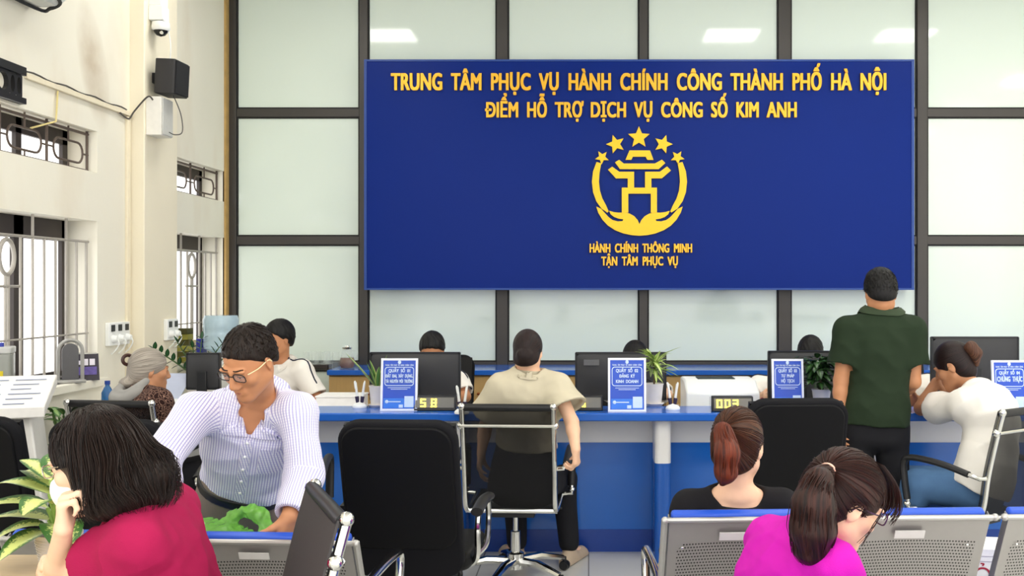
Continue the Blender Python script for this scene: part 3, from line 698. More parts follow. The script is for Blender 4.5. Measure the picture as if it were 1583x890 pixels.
# printer
def printer(label, x, y, z, w, h, dpt, rz, feed):
    t = thing('laser_printer', label, 'printer', (x, y, z), rz, 'white laser printers')
    m = M().prism([(-dpt/2, 0), (dpt/2, 0), (dpt/2, h), (-dpt*.15, h), (-dpt/2, h*.72)], -w/2, w/2, 'x'); obj('body', m, white_plastic, t, bevel=.012)
    obj('output_slot', M().box(-w*.3, w*.22, -dpt*.05, dpt*.3, h-.003, h+.006), mat('printer_dark', '26332f', .5), t, bevel=.002)
    m = M()
    for xx in (-w*.18, w*.2, w*.36): m.box(xx-.0015, xx+.0015, -dpt/2-.002, -dpt/2+.01, .01, h*.62)
    m.box(-w*.4, w*.4, -dpt/2-.002, -dpt/2+.01, h*.36, h*.36+.003); obj('seam', m, mat('seam_grey', 'a9aaa8', .5), t, smooth=False)
    if feed:
        m = M().add([(-w*.36, dpt*.18, h), (w*.36, dpt*.18, h), (w*.55, dpt*.45, h+.15), (-w*.55, dpt*.45, h+.15), (-w*.36, dpt*.20, h-.004), (w*.36, dpt*.20, h-.004), (w*.55, dpt*.47, h+.15), (-w*.55, dpt*.47, h+.15)], [(0, 1, 2, 3), (7, 6, 5, 4), (0, 4, 5, 1), (3, 2, 6, 7), (0, 3, 7, 4), (1, 5, 6, 2)])
        obj('paper_feed', m, mat('feed_blue_grey', 'b7bed2', .4), t, bevel=.004)
    return t
px_, py_, _ = W(1112, 630, 252)
printer('white laser printer on the counter behind the number display', px_, py_+.02, .745, .44, .23, .40, 0, False)
printer('white printer with raised pale blue feed tray on the side desk', -2.66, 6.38, .80, .30, .045, .36, 0, True)
# white box, stamp
t = thing('paper_carton', 'low white carton on the inner desk left of the snake plant', 'box', ((528-PX)/250, 6.42, .745))
obj('carton', M().box(-.135, .135, -.11, .11, 0, .12), mat('carton_white', 'f1efec', .6), t, bevel=.002); obj('lid', M().box(-.14, .14, -.115, .115, .121, .131), MATS['carton_white'], t, bevel=.002)
x, y, z = W(1178, 620, 262)
t = thing('rubber_stamp', 'small red-handled rubber stamp beside the white printer', 'stamp', (x, y, .745))
obj('handle', M().lathe([(.006, .02), (.006, .10), (.014, .115), (.015, .13), (.008, .142), (0, .144)], 14), mat('stamp_red', '8e1420', .3), t); obj('stamp_base', M().box(-.02, .02, -.012, .012, 0, .024), black_plastic, t, bevel=.003)

# ---------------------------------------------------------------- tea things on the back worktop
clear = mat('clear_glass', 'e6f0ec', .03, alpha=.14, var=0)
tea = mat('amber_tea', '6e3410', .1, var=.05)
wz = .87
t = thing('tea_jug', 'glass jug of brown tea on the blue back worktop', 'jug', ((537-PX)/188, 8.5, wz))
obj('glass_body', M().lathe([(.055, .0), (.068, .03), (.066, .06), (.05, .10), (.038, .135), (.038, .16)], 24), clear, t)
obj('tea', M().lathe([(.0, .006), (.052, .006), (.063, .03), (.061, .06), (.052, .088), (0, .088)], 24), tea, t)
obj('lid', M().lathe([(.040, .158), (.041, .172), (.02, .176), (.018, .186), (0, .188)], 20), chrome, t)
obj('handle', M().tube(spline([(.038, 0, .145), (.075, 0, .14), (.082, 0, .10), (.058, 0, .06)], 5), .006, 8), clear, t)
for sgn, px in ((0, 487), ):
    t = thing('glass_tray', 'dark tray of upturned drinking glasses beside the tea jug', 'tray', ((490-PX)/188, 8.5, wz))
    m = M().prism(rrect(-.115, .115, -.085, .085, .02, 4), 0, .035, 'z'); obj('tray_body', m, mat('tray_dark', '2f2622', .5), t, bevel=.004)
gw = ['front left', 'front middle', 'front right', 'rear left', 'rear middle', 'rear right']
g0 = None
for i in range(6):
    x = (490-PX)/188-.075+.075*(i % 3); y = 8.46+.08*(i//3)
    o = obj('drinking_glass', M().lathe([(.030, 0), (.026, .10), (.0, .101)], 18), clear) if g0 is None else g0.copy()
    if g0 is not None: C.objects.link(o)
    g0 = g0 or o; o.location = (x, y, wz+.036); tag(o, 'clear upturned drinking glass on the dark tray, %s' % gw[i], 'glass', 'drinking glasses on the tray')
for i, x in enumerate((511, 519)):
    o = g0.copy(); C.objects.link(o); o.scale = (1.1, 1.1, 1.35); o.location = ((x-PX)/188, 8.47+.05*i, wz); tag(o, 'tall clear glass between the tray and the tea jug, %s one' % ('left', 'right')[i], 'glass', 'tall glasses by the tray')
# water dispenser
bw = mat('bottle_water', 'bcd6e4', .06, alpha=.72, var=.1)
t = thing('water_dispenser', 'water dispenser with an upturned blue bottle by the second window', 'water dispenser', (-2.70, 7.60, 0))
obj('cabinet', M().prism(rrect(-.16, .16, -.16, .16, .03, 4), 0, 1.04, 'z'), white_plastic, t, bevel=.01)
obj('bottle', M().lathe([(.04, 1.03), (.06, 1.06), (.122, 1.09), (.126, 1.12), (.122, 1.14), (.126, 1.16), (.126, 1.20), (.122, 1.215), (.127, 1.235), (.127, 1.30), (.115, 1.33), (.0, 1.335)], 28), bw, t)
obj('side_bracket', M().box(-.165, -.12, -.05, .05, 1.035, 1.16), mat('deep_blue_plastic', '23278c', .4), t, bevel=.004)

# ---------------------------------------------------------------- wall fixtures at left
t = thing('air_conditioner', 'white wall-mounted air conditioner at the upper left corner', 'air conditioner', (XL, 5.30, 3.09))
prof = [(0, 0), (.16, 0), (.215, .05), (.23, .12), (.22, .28), (.19, .31), (0, .31)]
m = M().prism(prof, -.45, .45, 'y', T=None); obj('casing', m, white_plastic, t, bevel=.02, seg=3)
m = M(); pts = spline([(.05, -.40, -.012), (.05, .40, -.012), (.12, .425, -.010), (.19, .40, .018), (.205, .2, .033), (.205, -.40, .033)], 5); m.tube([(a, c, d) for a, c, d in pts], .010, 6); obj('louver_gap', m, mat('vent_dark', '25282a', .6), t)
m = M().box(.075, .175, -.38, .38, -.008, .0); obj('louver', m, mat('louver_grey', 'd7dad6', .4), t, bevel=.003)
t = thing('dome_camera', 'white dome security camera under a junction box on the column', 'camera', (XL+.10, 7.10, 3.26))
obj('junction_box', M().box(0, .085, -.045, .075, .20, .45), white_plastic, t, bevel=.004)
obj('bracket', M().box(0, .10, -.05, .06, .10, .20), white_plastic, t, bevel=.006)
obj('housing', M().lathe([(.03, .10), (.058, .09), (.062, .05), (.052, .035)], 24, c=(.065, 0, 0)), white_plastic, t)
obj('dome', M().lathe([(0, -.005), (.028, .004), (.044, .024), (.048, .04)], 24, c=(.065, 0, 0)), mat('dome_black', '141416', .08), t)
obj('camera_lens', M().lathe([(0, 0), (.012, .0), (.012, .01)], 12, T=TR((.085, -.03, .015), rx=PI/2)), chrome, t)
obj('lead', M().tube(spline([(.10, .02, .08), (.12, .03, -.05), (.115, .03, -.20), (.12, .02, -.26)], 5), .004, 6), white_plastic, t)
t = thing('loudspeaker', 'black wall loudspeaker mounted on the column below the dome camera', 'speaker', (XL+.12, 7.14, 2.86), math.radians(-3))
T = TR((.035, 0, 0), ry=.05)
obj('cabinet', M().prism(rrect(-.005, .135, -.11, .11, .012, 3), .0, .235, 'z', T=T), mat('speaker_grey', '2d2c2e', .6, bump=.1, bscale=500), t, bevel=.004)
obj('front_grille', M().box(.136, .143, -.10, .10, .008, .226, T=T), black_fabric, t, smooth=False); obj('wall_bracket', M().box(-.022, .045, -.03, .03, .08, .15), black_plastic, t, smooth=False)
t = thing('wiring_box', 'white electrical box on the column under the loudspeaker', 'box', (XL+.10, 7.10, 2.59))
obj('case', M().box(0, .105, -.09, .09, -.02, .24), mat('box_white', 'eceae4', .5), t, bevel=.004); obj('cover', M().box(.106, .115, -.085, .085, -.015, .235), mat('box_cover', 'c9c9c4', .4), t, bevel=.003)
tag(obj('power_lead', M().tube(spline([(XL+.16, 6.985, 2.80), (XL+.13, 6.97, 2.82), (XL+.05, 6.95, 2.72), (XL+.02, 6.93, 2.665), (XL+.02, 6.8, 2.685)], 6), .006, 6), mat('grey_cable', '4a4744', .5)), 'dark lead curving from the wall trunking up to the electrical box', 'cable')
tag(obj('speaker_lead', M().tube(spline([(XL+.25, 7.10, 2.855), (XL+.31, 7.08, 2.72), (XL+.32, 7.08, 2.60), (XL+.27, 7.08, 2.58), (XL+.222, 7.10, 2.60)], 6), .0035, 6), MATS['grey_cable']), 'thin grey wire looping from the loudspeaker to the electrical box', 'cable')
tag(obj('cable_trunking', M().box(XL, XL+.022, 5.68, 6.99, 2.685, 2.715), mat('trunking', 'e9dfc6', .5), bevel=.003), 'cream cable trunking running along the left wall above the windows', 'trunking')
tag(obj('wall_cable', M().tube([(XL+.012, 5.68+.0727*i, 2.724+.006*math.sin(i*1.3)) for i in range(18)], .005, 6), MATS['grey_cable']), 'dark cable lying along the top of the wall trunking', 'cable')
tag(obj('conduit', M().box(XL, XL+.02, 6.92, 6.965, .9, 2.68), MATS['trunking'], bevel=.003), 'cream vertical conduit running down the column edge', 'conduit')
tag(obj('yellow_wire', M().tube([(XL+.012, 6.02, 2.68), (XL+.012, 6.0, 2.5), (XL-.06, 5.86, 2.44)], .006, 6), mat('yellow_cable', 'd9c98a', .5)), 'yellowish wire hanging from the trunking into the upper window', 'wire')
t = thing('fretwork_panel', 'black openwork panel with oval holes fixed high on the left wall', 'panel', (XL, 5.02, 2.545))
m = M(); X0, X1 = .0, .025
m.box(X0, X1+.012, -.62, .62, .145, .19); m.box(X0, X1+.012, -.62, .62, -.01, .022)
y = .60
ov = [(.05, .028), (.05, .028), (.105, .062), (.05, .028), (.05, .028), (.105, .062), (.05, .028), (.05, .028), (.105, .062), (.105, .062), (.105, .062)]
for w, r in ov:
    if y-w-.012 < -.62: break
    y0 = y-w; o_ = [(y0-.012, .02), (y, .02), (y, .147), (y0-.012, .147)]
    h = .094/2; cy = y0+w/2-.006; cz = .0835; N = 24
    inn = [(cy+(w/2-.004)*math.cos(2*PI*k/N), cz+h*math.sin(2*PI*k/N)) for k in range(N)]
    def edge(a):
        c, s_ = math.cos(a), math.sin(a); hy = (w+.012)/2; hz_ = .0635; q = min(hy/abs(c) if abs(c) > 1e-6 else 9, hz_/abs(s_) if abs(s_) > 1e-6 else 9); return (cy+c*q, cz+s_*q)
    out = [edge(2*PI*k/N) for k in range(N)]
    v = [(X1, a, c) for a, c in inn]+[(X1, a, c) for a, c in out]+[(X0, a, c) for a, c in inn]
    m.add(v, [f for k in range(N) for f in ((k, (k+1) % N, N+(k+1) % N, N+k), (k, 2*N+k, 2*N+(k+1) % N, (k+1) % N))])
    y = y0-.012
obj('fretwork', m, mat('black_lacquer', '17171b', .4), t, smooth=False)
for nm, y, n, x in (('white triple socket plate with three plugs on the wall left of the column', 6.78, 3, XL), ('white twin socket plate with two plugs on the column', 7.40, 2, XL+.10)):
    t = thing('wall_socket', nm, 'socket', (x, y, 1.235), 0, 'wall sockets')
    w = .10*n; obj('plate', M().box(0, .03, -w/2, w/2, -.075, .075), white_plastic, t, bevel=.006)
    for i in range(n):
        yy = -w/2+.05+.10*i
        obj('socket_insert', M().box(.028, .034, yy-.024, yy+.024, .018, .06), black_plastic, t, smooth=False)
        p = obj('plug', M().lathe([(.026, 0), (.026, .012), (.018, .03), (0, .032)], 16, T=TR((.03, yy, -.03), ry=PI/2)), white_plastic, t)
        obj('plug_lead', M().tube(spline([(.06, yy, -.03), (.07, yy, -.06), (.05, yy, -.10), (.02, yy, -.13)], 4), .004, 6), white_plastic, p)

# ---------------------------------------------------------------- things on the window sills
t = thing('storage_lantern', 'grey translucent box with a yellow label standing on the left window sill', 'box', (XL-.02, 5.50, ZS), math.radians(20))
obj('case', M().prism(rrect(-.055, .055, -.075, .075, .015, 3), .02, .22, 'z'), mat('lantern_grey', '8d9089', .25), t, bevel=.004)
obj('base', M().prism(rrect(-.06, .06, -.08, .08, .015, 3), 0, .03, 'z'), mat('lantern_rim', 'b4b5b2', .3), t, bevel=.004); obj('lid', M().prism(rrect(-.058, .058, -.078, .078, .015, 3), .22, .255, 'z'), MATS['lantern_rim'], t, bevel=.006)
obj('yellow_label', M().box(-.02, .02, -.0775, -.0745, .06, .13), mat('label_yellow', 'd8c321', .5), t, smooth=False); obj('knob', M().lathe([(.012, .25), (.012, .275), (0, .278)], 12), mat('knob_blue', '2c3a9a', .4), t)
t = thing('arched_frame', 'grey arched tabletop frame beside the desk calendar on the sill', 'frame', (XL+.015, 6.16, ZS), math.radians(35))
out = [(-.065, 0)]+[(-.065*math.cos(a), .19+.065*math.sin(a)) for a in np.linspace(0, PI, 14)]+[(.065, 0)]; inn = [(-.045, 0.02)]+[(-.045*math.cos(a), .19+.045*math.sin(a)) for a in np.linspace(0, PI, 14)]+[(.045, 0.02)]
m = M().tube([(a, 0, c) for a, c in out], .011, 8); obj('arch', m, mat('arch_grey', 'a3a29e', .35, .3), t)
m = M().prism(inn, -.004, .004); obj('arch_panel', m, mat('arch_panel_grey', '5b5a5c', .4), t)
m = M().box(-.08, .08, -.05, .05, 0, .02); obj('foot', m, MATS['arch_grey'], t, bevel=.006)
t = thing('desk_calendar', 'purple and black tented desk calendar on the window sill', 'calendar', (XL+.01, 6.36, ZS), math.radians(28))
m = M().add([(-.075, -.05, 0), (.075, -.05, 0), (.07, 0, .16), (-.07, 0, .16), (-.075, .05, 0), (.075, .05, 0)], [(0, 1, 2, 3), (5, 4, 3, 2), (0, 4, 5, 1), (0, 3, 4), (1, 5, 2)]); obj('tent', m, mat('calendar_dark', '2a2230', .4), t, smooth=False)
T = TR((0, -.0515, .0), rx=math.atan2(.05, .16)*-1)
m = M().box(-.06, .06, -.002, 0, .035, .085, T=T); obj('picture', m, mat('calendar_violet', '5a4a94', .4, var=.5, vscale=40), t, smooth=False)
m = M().box(-.05, -.02, -.002, 0, .10, .125, T=T); m.box(-.012, .012, -.002, 0, .095, .135, T=T); m.box(.02, .05, -.002, 0, .095, .135, T=T); obj('print', m, mat('calendar_print', 'e6e0ea', .4), t, smooth=False)
obj('ring_binding', M().tube([(-.06, 0, .162), (.06, 0, .162)], .006, 8), chrome, t)
cols = ['8f8a35', '5e5a22', 'a9a44a', '55501f', '9b963f', '474419']
for i in range(6):
    o = obj('file_folder', M().box(-.07, .10, -.05, .05, 0, .042), mat('folder_%s' % cols[i], cols[i], .6), bevel=.003); o.location = (XL+.0, 7.80, ZS+.043*i); o.rotation_euler.z = .04*((i*3) % 5-2)
    tag(o, 'olive folder in the stack on the second window sill, %s' % ['at the bottom', 'second from the bottom', 'third from the bottom', 'third from the top', 'second from the top', 'at the top'][i], 'folder', 'folders stacked on the sill')
tag(obj('carton_box', M().box(-.06, .09, -.09, .09, 0, .16), mat('tan_carton', 'cdbf9a', .7), bevel=.003, loc=(XL, 7.99, ZS)), 'tan carton on the second window sill next to the folders', 'box')

# ---------------------------------------------------------------- plants
def leafmat(name, edge, mid, wid=.55, mottled=0, gloss=.35):
    m = mat(name, edge, gloss, var=.15, vscale=20); nt, b, L = nodes(m)
    at = nt.nodes.new('ShaderNodeAttribute'); at.attribute_name = 'flow'; sp = nt.nodes.new('ShaderNodeSeparateXYZ'); L(at.outputs['Vector'], sp.inputs[0])
    ab = nt.nodes.new('ShaderNodeMath'); ab.operation = 'ABSOLUTE'; L(sp.outputs[0], ab.inputs[0])
    src = ab.outputs[0]
    if mottled:
        nz = nt.nodes.new('ShaderNodeTexNoise'); nz.inputs['Scale'].default_value = 6; nz.inputs['Detail'].default_value = 4; sc_ = nt.nodes.new('ShaderNodeMapping'); sc_.inputs['Scale'].default_value = (1, 4, 30); L(at.outputs['Vector'], sc_.inputs[0]); L(sc_.outputs[0], nz.inputs['Vector'])
        ma = nt.nodes.new('ShaderNodeMath'); ma.operation = 'MULTIPLY_ADD'; L(nz.outputs[0], ma.inputs[0]); ma.inputs[1].default_value = mottled; L(src, ma.inputs[2]); sb = nt.nodes.new('ShaderNodeMath'); sb.operation = 'SUBTRACT'; L(ma.outputs[0], sb.inputs[0]); sb.inputs[1].default_value = mottled/2; src = sb.outputs[0]
    rp = nt.nodes.new('ShaderNodeValToRGB'); rp.color_ramp.elements[0].position = wid-.12; rp.color_ramp.elements[0].color = lin(mid); rp.color_ramp.elements[1].position = wid+.12; rp.color_ramp.elements[1].color = lin(edge)
    L(src, rp.inputs[0]); L(rp.outputs[0], b.inputs['Base Color']); return m
def leaf(m, p0, d, length, width, droop=.3, fold=.25, n=7, shape=1.0, roll=0):
    d = unit(d); up = np.array((0, 0, 1.)); side = np.cross(d, up); side = unit(side) if np.linalg.norm(side) > 1e-4 else np.array((1., 0, 0)); nr = np.cross(side, d)
    if roll: side, nr = side*math.cos(roll)+nr*math.sin(roll), nr*math.cos(roll)-side*math.sin(roll)
    vs = []; at = []; rv = random.random()
    for i in range(n+1):
        t = i/n; c = np.array(p0)+d*length*t+np.array((0, 0, -1.))*droop*length*t*t
        w = width*(math.sin(PI*min(1, t**.8*.97+.02))**shape)
        for q in (-1, -.5, 0, .5, 1):
            vs.append(c+side*w*.5*q+nr*(abs(q)*fold*w*.5)); at.append((q+1e-4, t, rv))
    fs = [(i*5+j, i*5+j+1, (i+1)*5+j+1, (i+1)*5+j) for i in range(n) for j in range(4)]
    m.add(vs, fs, None, at)
soil = mat('potting_soil', '3a2a1e', .95, var=.3, vscale=60); pot_w = mat('pot_white', 'e6e0da', .45)
def pot(t, r, h, c=(0, 0, 0), m_=None, saucer=True):
    o = obj('pot', M().lathe([(r*.78, .006), (r, h), (r*1.03, h), (r*1.03, h-.008), (r*.92, h-.008), (r*.88, h-.02), (0, h-.02)], 26, c=c), m_ or pot_w, t)
    obj('soil', M().lathe([(r*.9, h-.018), (r*.4, h-.008), (0, h-.006)], 18, c=c), soil, t)
    if saucer: obj('saucer', M().lathe([(r*.85, 0), (r*1.1, .014), (r*1.08, .016), (r*.8, .006), (0, .006)], 24, c=c), m_ or pot_w, t)
    return o
random.seed(11)
# snake plant
x, y, z = W(584, 630, 266)
t = thing('snake_plant', 'snake plant with long pointed leaves in a white pot beside the sign for counter 01', 'plant', (x, y, LZ), 0, 'potted plants on the counter')
pot(t, .05, .125)
m = M()
for a, ln, w, tl in ((PI, .27, .034, .85), (2.6, .17, .04, .3), (.3, .20, .045, .22), (.9, .16, .04, .35), (3.7, .16, .04, .4), (5, .13, .035, .3)):
    leaf(m, (math.cos(a)*.012, math.sin(a)*.012, .11), (math.cos(a)*tl, math.sin(a)*tl*.5, 1), ln, w, .02, .5, 7, .7)
obj('foliage', m, leafmat('snake_leaf', 'a8b76a', '4d7a3c', .7), t)
# dracaena
x, y, z = W(1011, 630, 263)
t = thing('dracaena_plant', 'pale green dracaena in a white pot right of the sign for counter 02', 'plant', (x, y, LZ), 0, 'potted plants on the counter')
pot(t, .055, .13)
obj('stem', M().tube([(0, 0, .11), (.004, 0, .2), (-.004, .0, .26)], .006, 8), mat('stem_brown', '5a4a30', .8), t)
m = M()
for i in range(46):
    a = random.uniform(0, 2*PI); e = random.uniform(-.1, 1.3); leaf(m, (random.uniform(-.02, .02), random.uniform(-.02, .02), .19+random.uniform(0, .09)), (math.cos(a), math.sin(a)*.8, e), random.uniform(.10, .19), random.uniform(.018, .028), random.uniform(.1, .5), .4, 6, .8)
obj('foliage', m, leafmat('dracaena_leaf', '8fae4c', 'd3dc9a', .4), t)
# dense green plant behind sign 3
x, y, z = W(1268, 628, 263)
t = thing('green_bush_plant', 'bushy dark green plant in a white pot by the sign for counter 03', 'plant', (x, y-.03, LZ), 0, 'potted plants on the counter')
pot(t, .055, .10)
m = M()
for i in range(150):
    a = random.uniform(0, 2*PI); e = random.uniform(-.6, .9); r = random.uniform(.0, .12); leaf(m, (math.cos(a)*r-.02, math.sin(a)*r*.6, .16+random.uniform(-.03, .13)), (math.cos(a), math.sin(a)*.7, e), random.uniform(.05, .09), random.uniform(.035, .05), random.uniform(.2, .7), .2, 5, .8)
obj('foliage', m, leafmat('bush_leaf', '1f3d1d', '3f6a34', .3), t)
obj('stem', M().tube([(0, 0, .08), (-.01, 0, .2)], .007, 8), MATS['stem_brown'], t)
# zz plant behind the old woman
t = thing('zz_plant', 'zz plant with arching stems of dark leaflets behind the grey-haired woman', 'plant', (-2.56, 6.78, .80))
pot(t, .075, .15); m = M(); st = M()
for a, tilt, ln in ((PI, .9, .36), (2.9, .5, .30), (.1, .85, .34), (.35, .55, .30), (-.2, 1.2, .28), (1.5, .3, .30), (4.6, .4, .25)):
    d = np.array((math.cos(a)*math.sin(tilt), math.sin(a)*math.sin(tilt)*.6, math.cos(tilt))); p = [np.array((0, 0, .14))+d*ln*q+np.array((0, 0, -.1))*q*q*ln for q in np.linspace(0, 1, 8)]
    st.tube(p, [.008-.0007*i for i in range(8)], 6)
    for i in range(2, 8):
        for sgn in (-1, 1):
            sd = unit(np.cross(d, (0, 1, .2))); leaf(m, p[i], d*.6+sd*sgn, .062, .030, .1, .15, 5, .8)
    leaf(m, p[-1], d, .06, .028, .1, .15, 5, .8)
obj('stem', st, mat('zz_stem', '3f5a2a', .5), t); obj('foliage', m, leafmat('zz_leaf', '173a1c', '245028', .5, gloss=.25), t)
# dieffenbachia in front, lower left
t = thing('dieffenbachia', 'variegated yellow-green dieffenbachia in a white ribbed pot on the wooden table', 'plant', (-1.525, 2.98, .75))
pot(t, .062, .09, saucer=False); m = M()
m2 = M()
for k in range(9): m2.tube([(.0635*math.cos(a)*(.80+.22*k/9), .0635*math.sin(a)*(.80+.22*k/9), .01+.008*k) for a in np.linspace(0, 2*PI, 28, endpoint=False)], .0016, 5, closed=True)
obj('pot_ribs', m2, pot_w, t); st = M()
for a, e, ln, w, hh, dr in ((PI-.1, .55, .22, .075, .20, .35), (PI+.35, .25, .21, .085, .15, .3), (PI-.6, .9, .20, .07, .22, .4), (PI, .0, .20, .08, .10, .2), (PI+.6, .1, .17, .07, .08, .5), (2.0, 1.2, .17, .065, .25, .3), (1.2, 1.0, .16, .065, .24, .4), (.4, .7, .16, .065, .2, .5), (5.2, .2, .17, .075, .09, .8), (-.3, .3, .16, .07, .15, .5), (PI-.3, 1.3, .16, .06, .25, .3), (4.6, .6, .17, .07, .17, .6), (4.2, -.2, .16, .075, .06, .5)):
    e = e*.55+.22; d = np.array((math.cos(a), math.sin(a)*.8, e)); p0 = np.array((math.cos(a)*.03, math.sin(a)*.03, .05+hh*.75)); leaf(m, p0, d, ln*.88, w*1.5, dr, .22, 9, .62)
    st.tube(spline([(0, 0, .07), tuple(p0*.5+np.array((0, 0, .04))), tuple(p0)], 4), .006, 6)
obj('petiole', st, mat('petiole_green', '8fae55', .5), t); obj('foliage', m, leafmat('dieffenbachia_leaf', '3c6a30', 'd3dc86', .55, mottled=1.3), t)
# greenery by the kiosk
t = thing('leafy_plant', 'leafy green plant in a pot on the floor between the kiosk and the side desk', 'plant', (-2.90, 5.76, 0))
obj('planter', M().lathe([(.09, 0), (.12, .5), (.13, .5), (.11, .48), (0, .47)], 24), mat('planter_grey', 'b9b6ae', .6), t); m = M(); st = M()
for i in range(34):
    a = random.uniform(0, 2*PI); e = random.uniform(.2, 1.6); hh = random.uniform(.50, .86); r = random.uniform(.02, .09); p0 = (math.cos(a)*r, math.sin(a)*r, hh)
    leaf(m, p0, (math.cos(a), math.sin(a), e), random.uniform(.12, .17), random.uniform(.06, .08), random.uniform(.3, .8), .25, 7, .8); st.tube([(0, 0, .46), (p0[0]*.5, p0[1]*.5, (hh+.46)/2), p0], .006, 5)
obj('stem', st, mat('stem_green', '4a6a32', .6), t); obj('foliage', m, leafmat('leafy_leaf', '3f7034', '86a85a', .35, mottled=.5), t)
t = thing('blue_bottle', 'small blue plastic bottle on the side desk left of the printer', 'bottle', (-2.92, 6.28, .80))
obj('bottle_body', M().lathe([(.032, 0), (.034, .02), (.034, .10), (.02, .13), (.013, .14), (.013, .155), (0, .156)], 20), mat('bottle_blue', '2f6fae', .15, trans=.3), t); obj('bottle_cap', M().lathe([(.016, .15), (.016, .172), (0, .173)], 14), mat('cap_blue', '1d3f8f', .4), t)
# wooden round-backed chair of the clerk at the left end
bent = mat('bentwood', 'a9743f', .4, var=.15, vscale=8, stretch=(3, 3, 20))
t = thing('bentwood_chair', 'brown bentwood chair with an arched back behind the clerk in a white uniform', 'chair', ((452-PX)/222, 7.36, 0))
m = M(); T = TR((0, -.02, .42), rx=math.radians(-12))
m.tube([(.20*math.cos(a) if True else 0, 0, .22+.24*math.sin(a)) for a in np.linspace(-.35, PI+.35, 22)], .014, 8, T=T); obj('back_arch', m, bent, t)
for k, a in enumerate((.3, .8, 1.2, 1.57, 1.94, 2.35, 2.84)): obj('spindle', M().tube([(.14*math.cos(a), 0, .0), (.19*math.cos(a), 0, .22+.23*math.sin(a))], .006, 6, T=T), bent, t)
obj('seat', M().prism([(.21*math.cos(a), -.22+.21*math.sin(a)) for a in np.linspace(0, 2*PI, 24, endpoint=False)], .42, .45, 'z'), bent, t, bevel=.005)
for sx_ in (-1, 1):
    for sy_ in (-.36, -.06): obj('leg', M().tube([(sx_*.16, sy_, .43), (sx_*.19, sy_*1.1, 0)], [.016, .012], 8), bent, t)
# white printed carton between the benches
t = thing('printed_carton', 'white carton with red lettering seen between the right-hand bench seats', 'box', (1.53, 4.05, 0), math.radians(-8))
obj('carton_body', M().box(-.20, .10, -.10, .10, 0, .545), MATS['carton_white'], t, bevel=.003)
m = M(); text(m, 'SỞ', -.03, .415, .12, .055, -.101, .0008, .0); obj('lettering', m, mat('red_print', 'a8283a', .5), t, smooth=False)
m = M(); m.box(-.12, .06, -.1015, -.0995, .515, .518); m.box(-.12, .06, -.1015, -.0995, .495, .498); m.box(.065, .067, -.1015, -.0995, .05, .54); obj('ruled_line', m, mat('rule_grey', 'c2bcc2', .6), t, smooth=False)
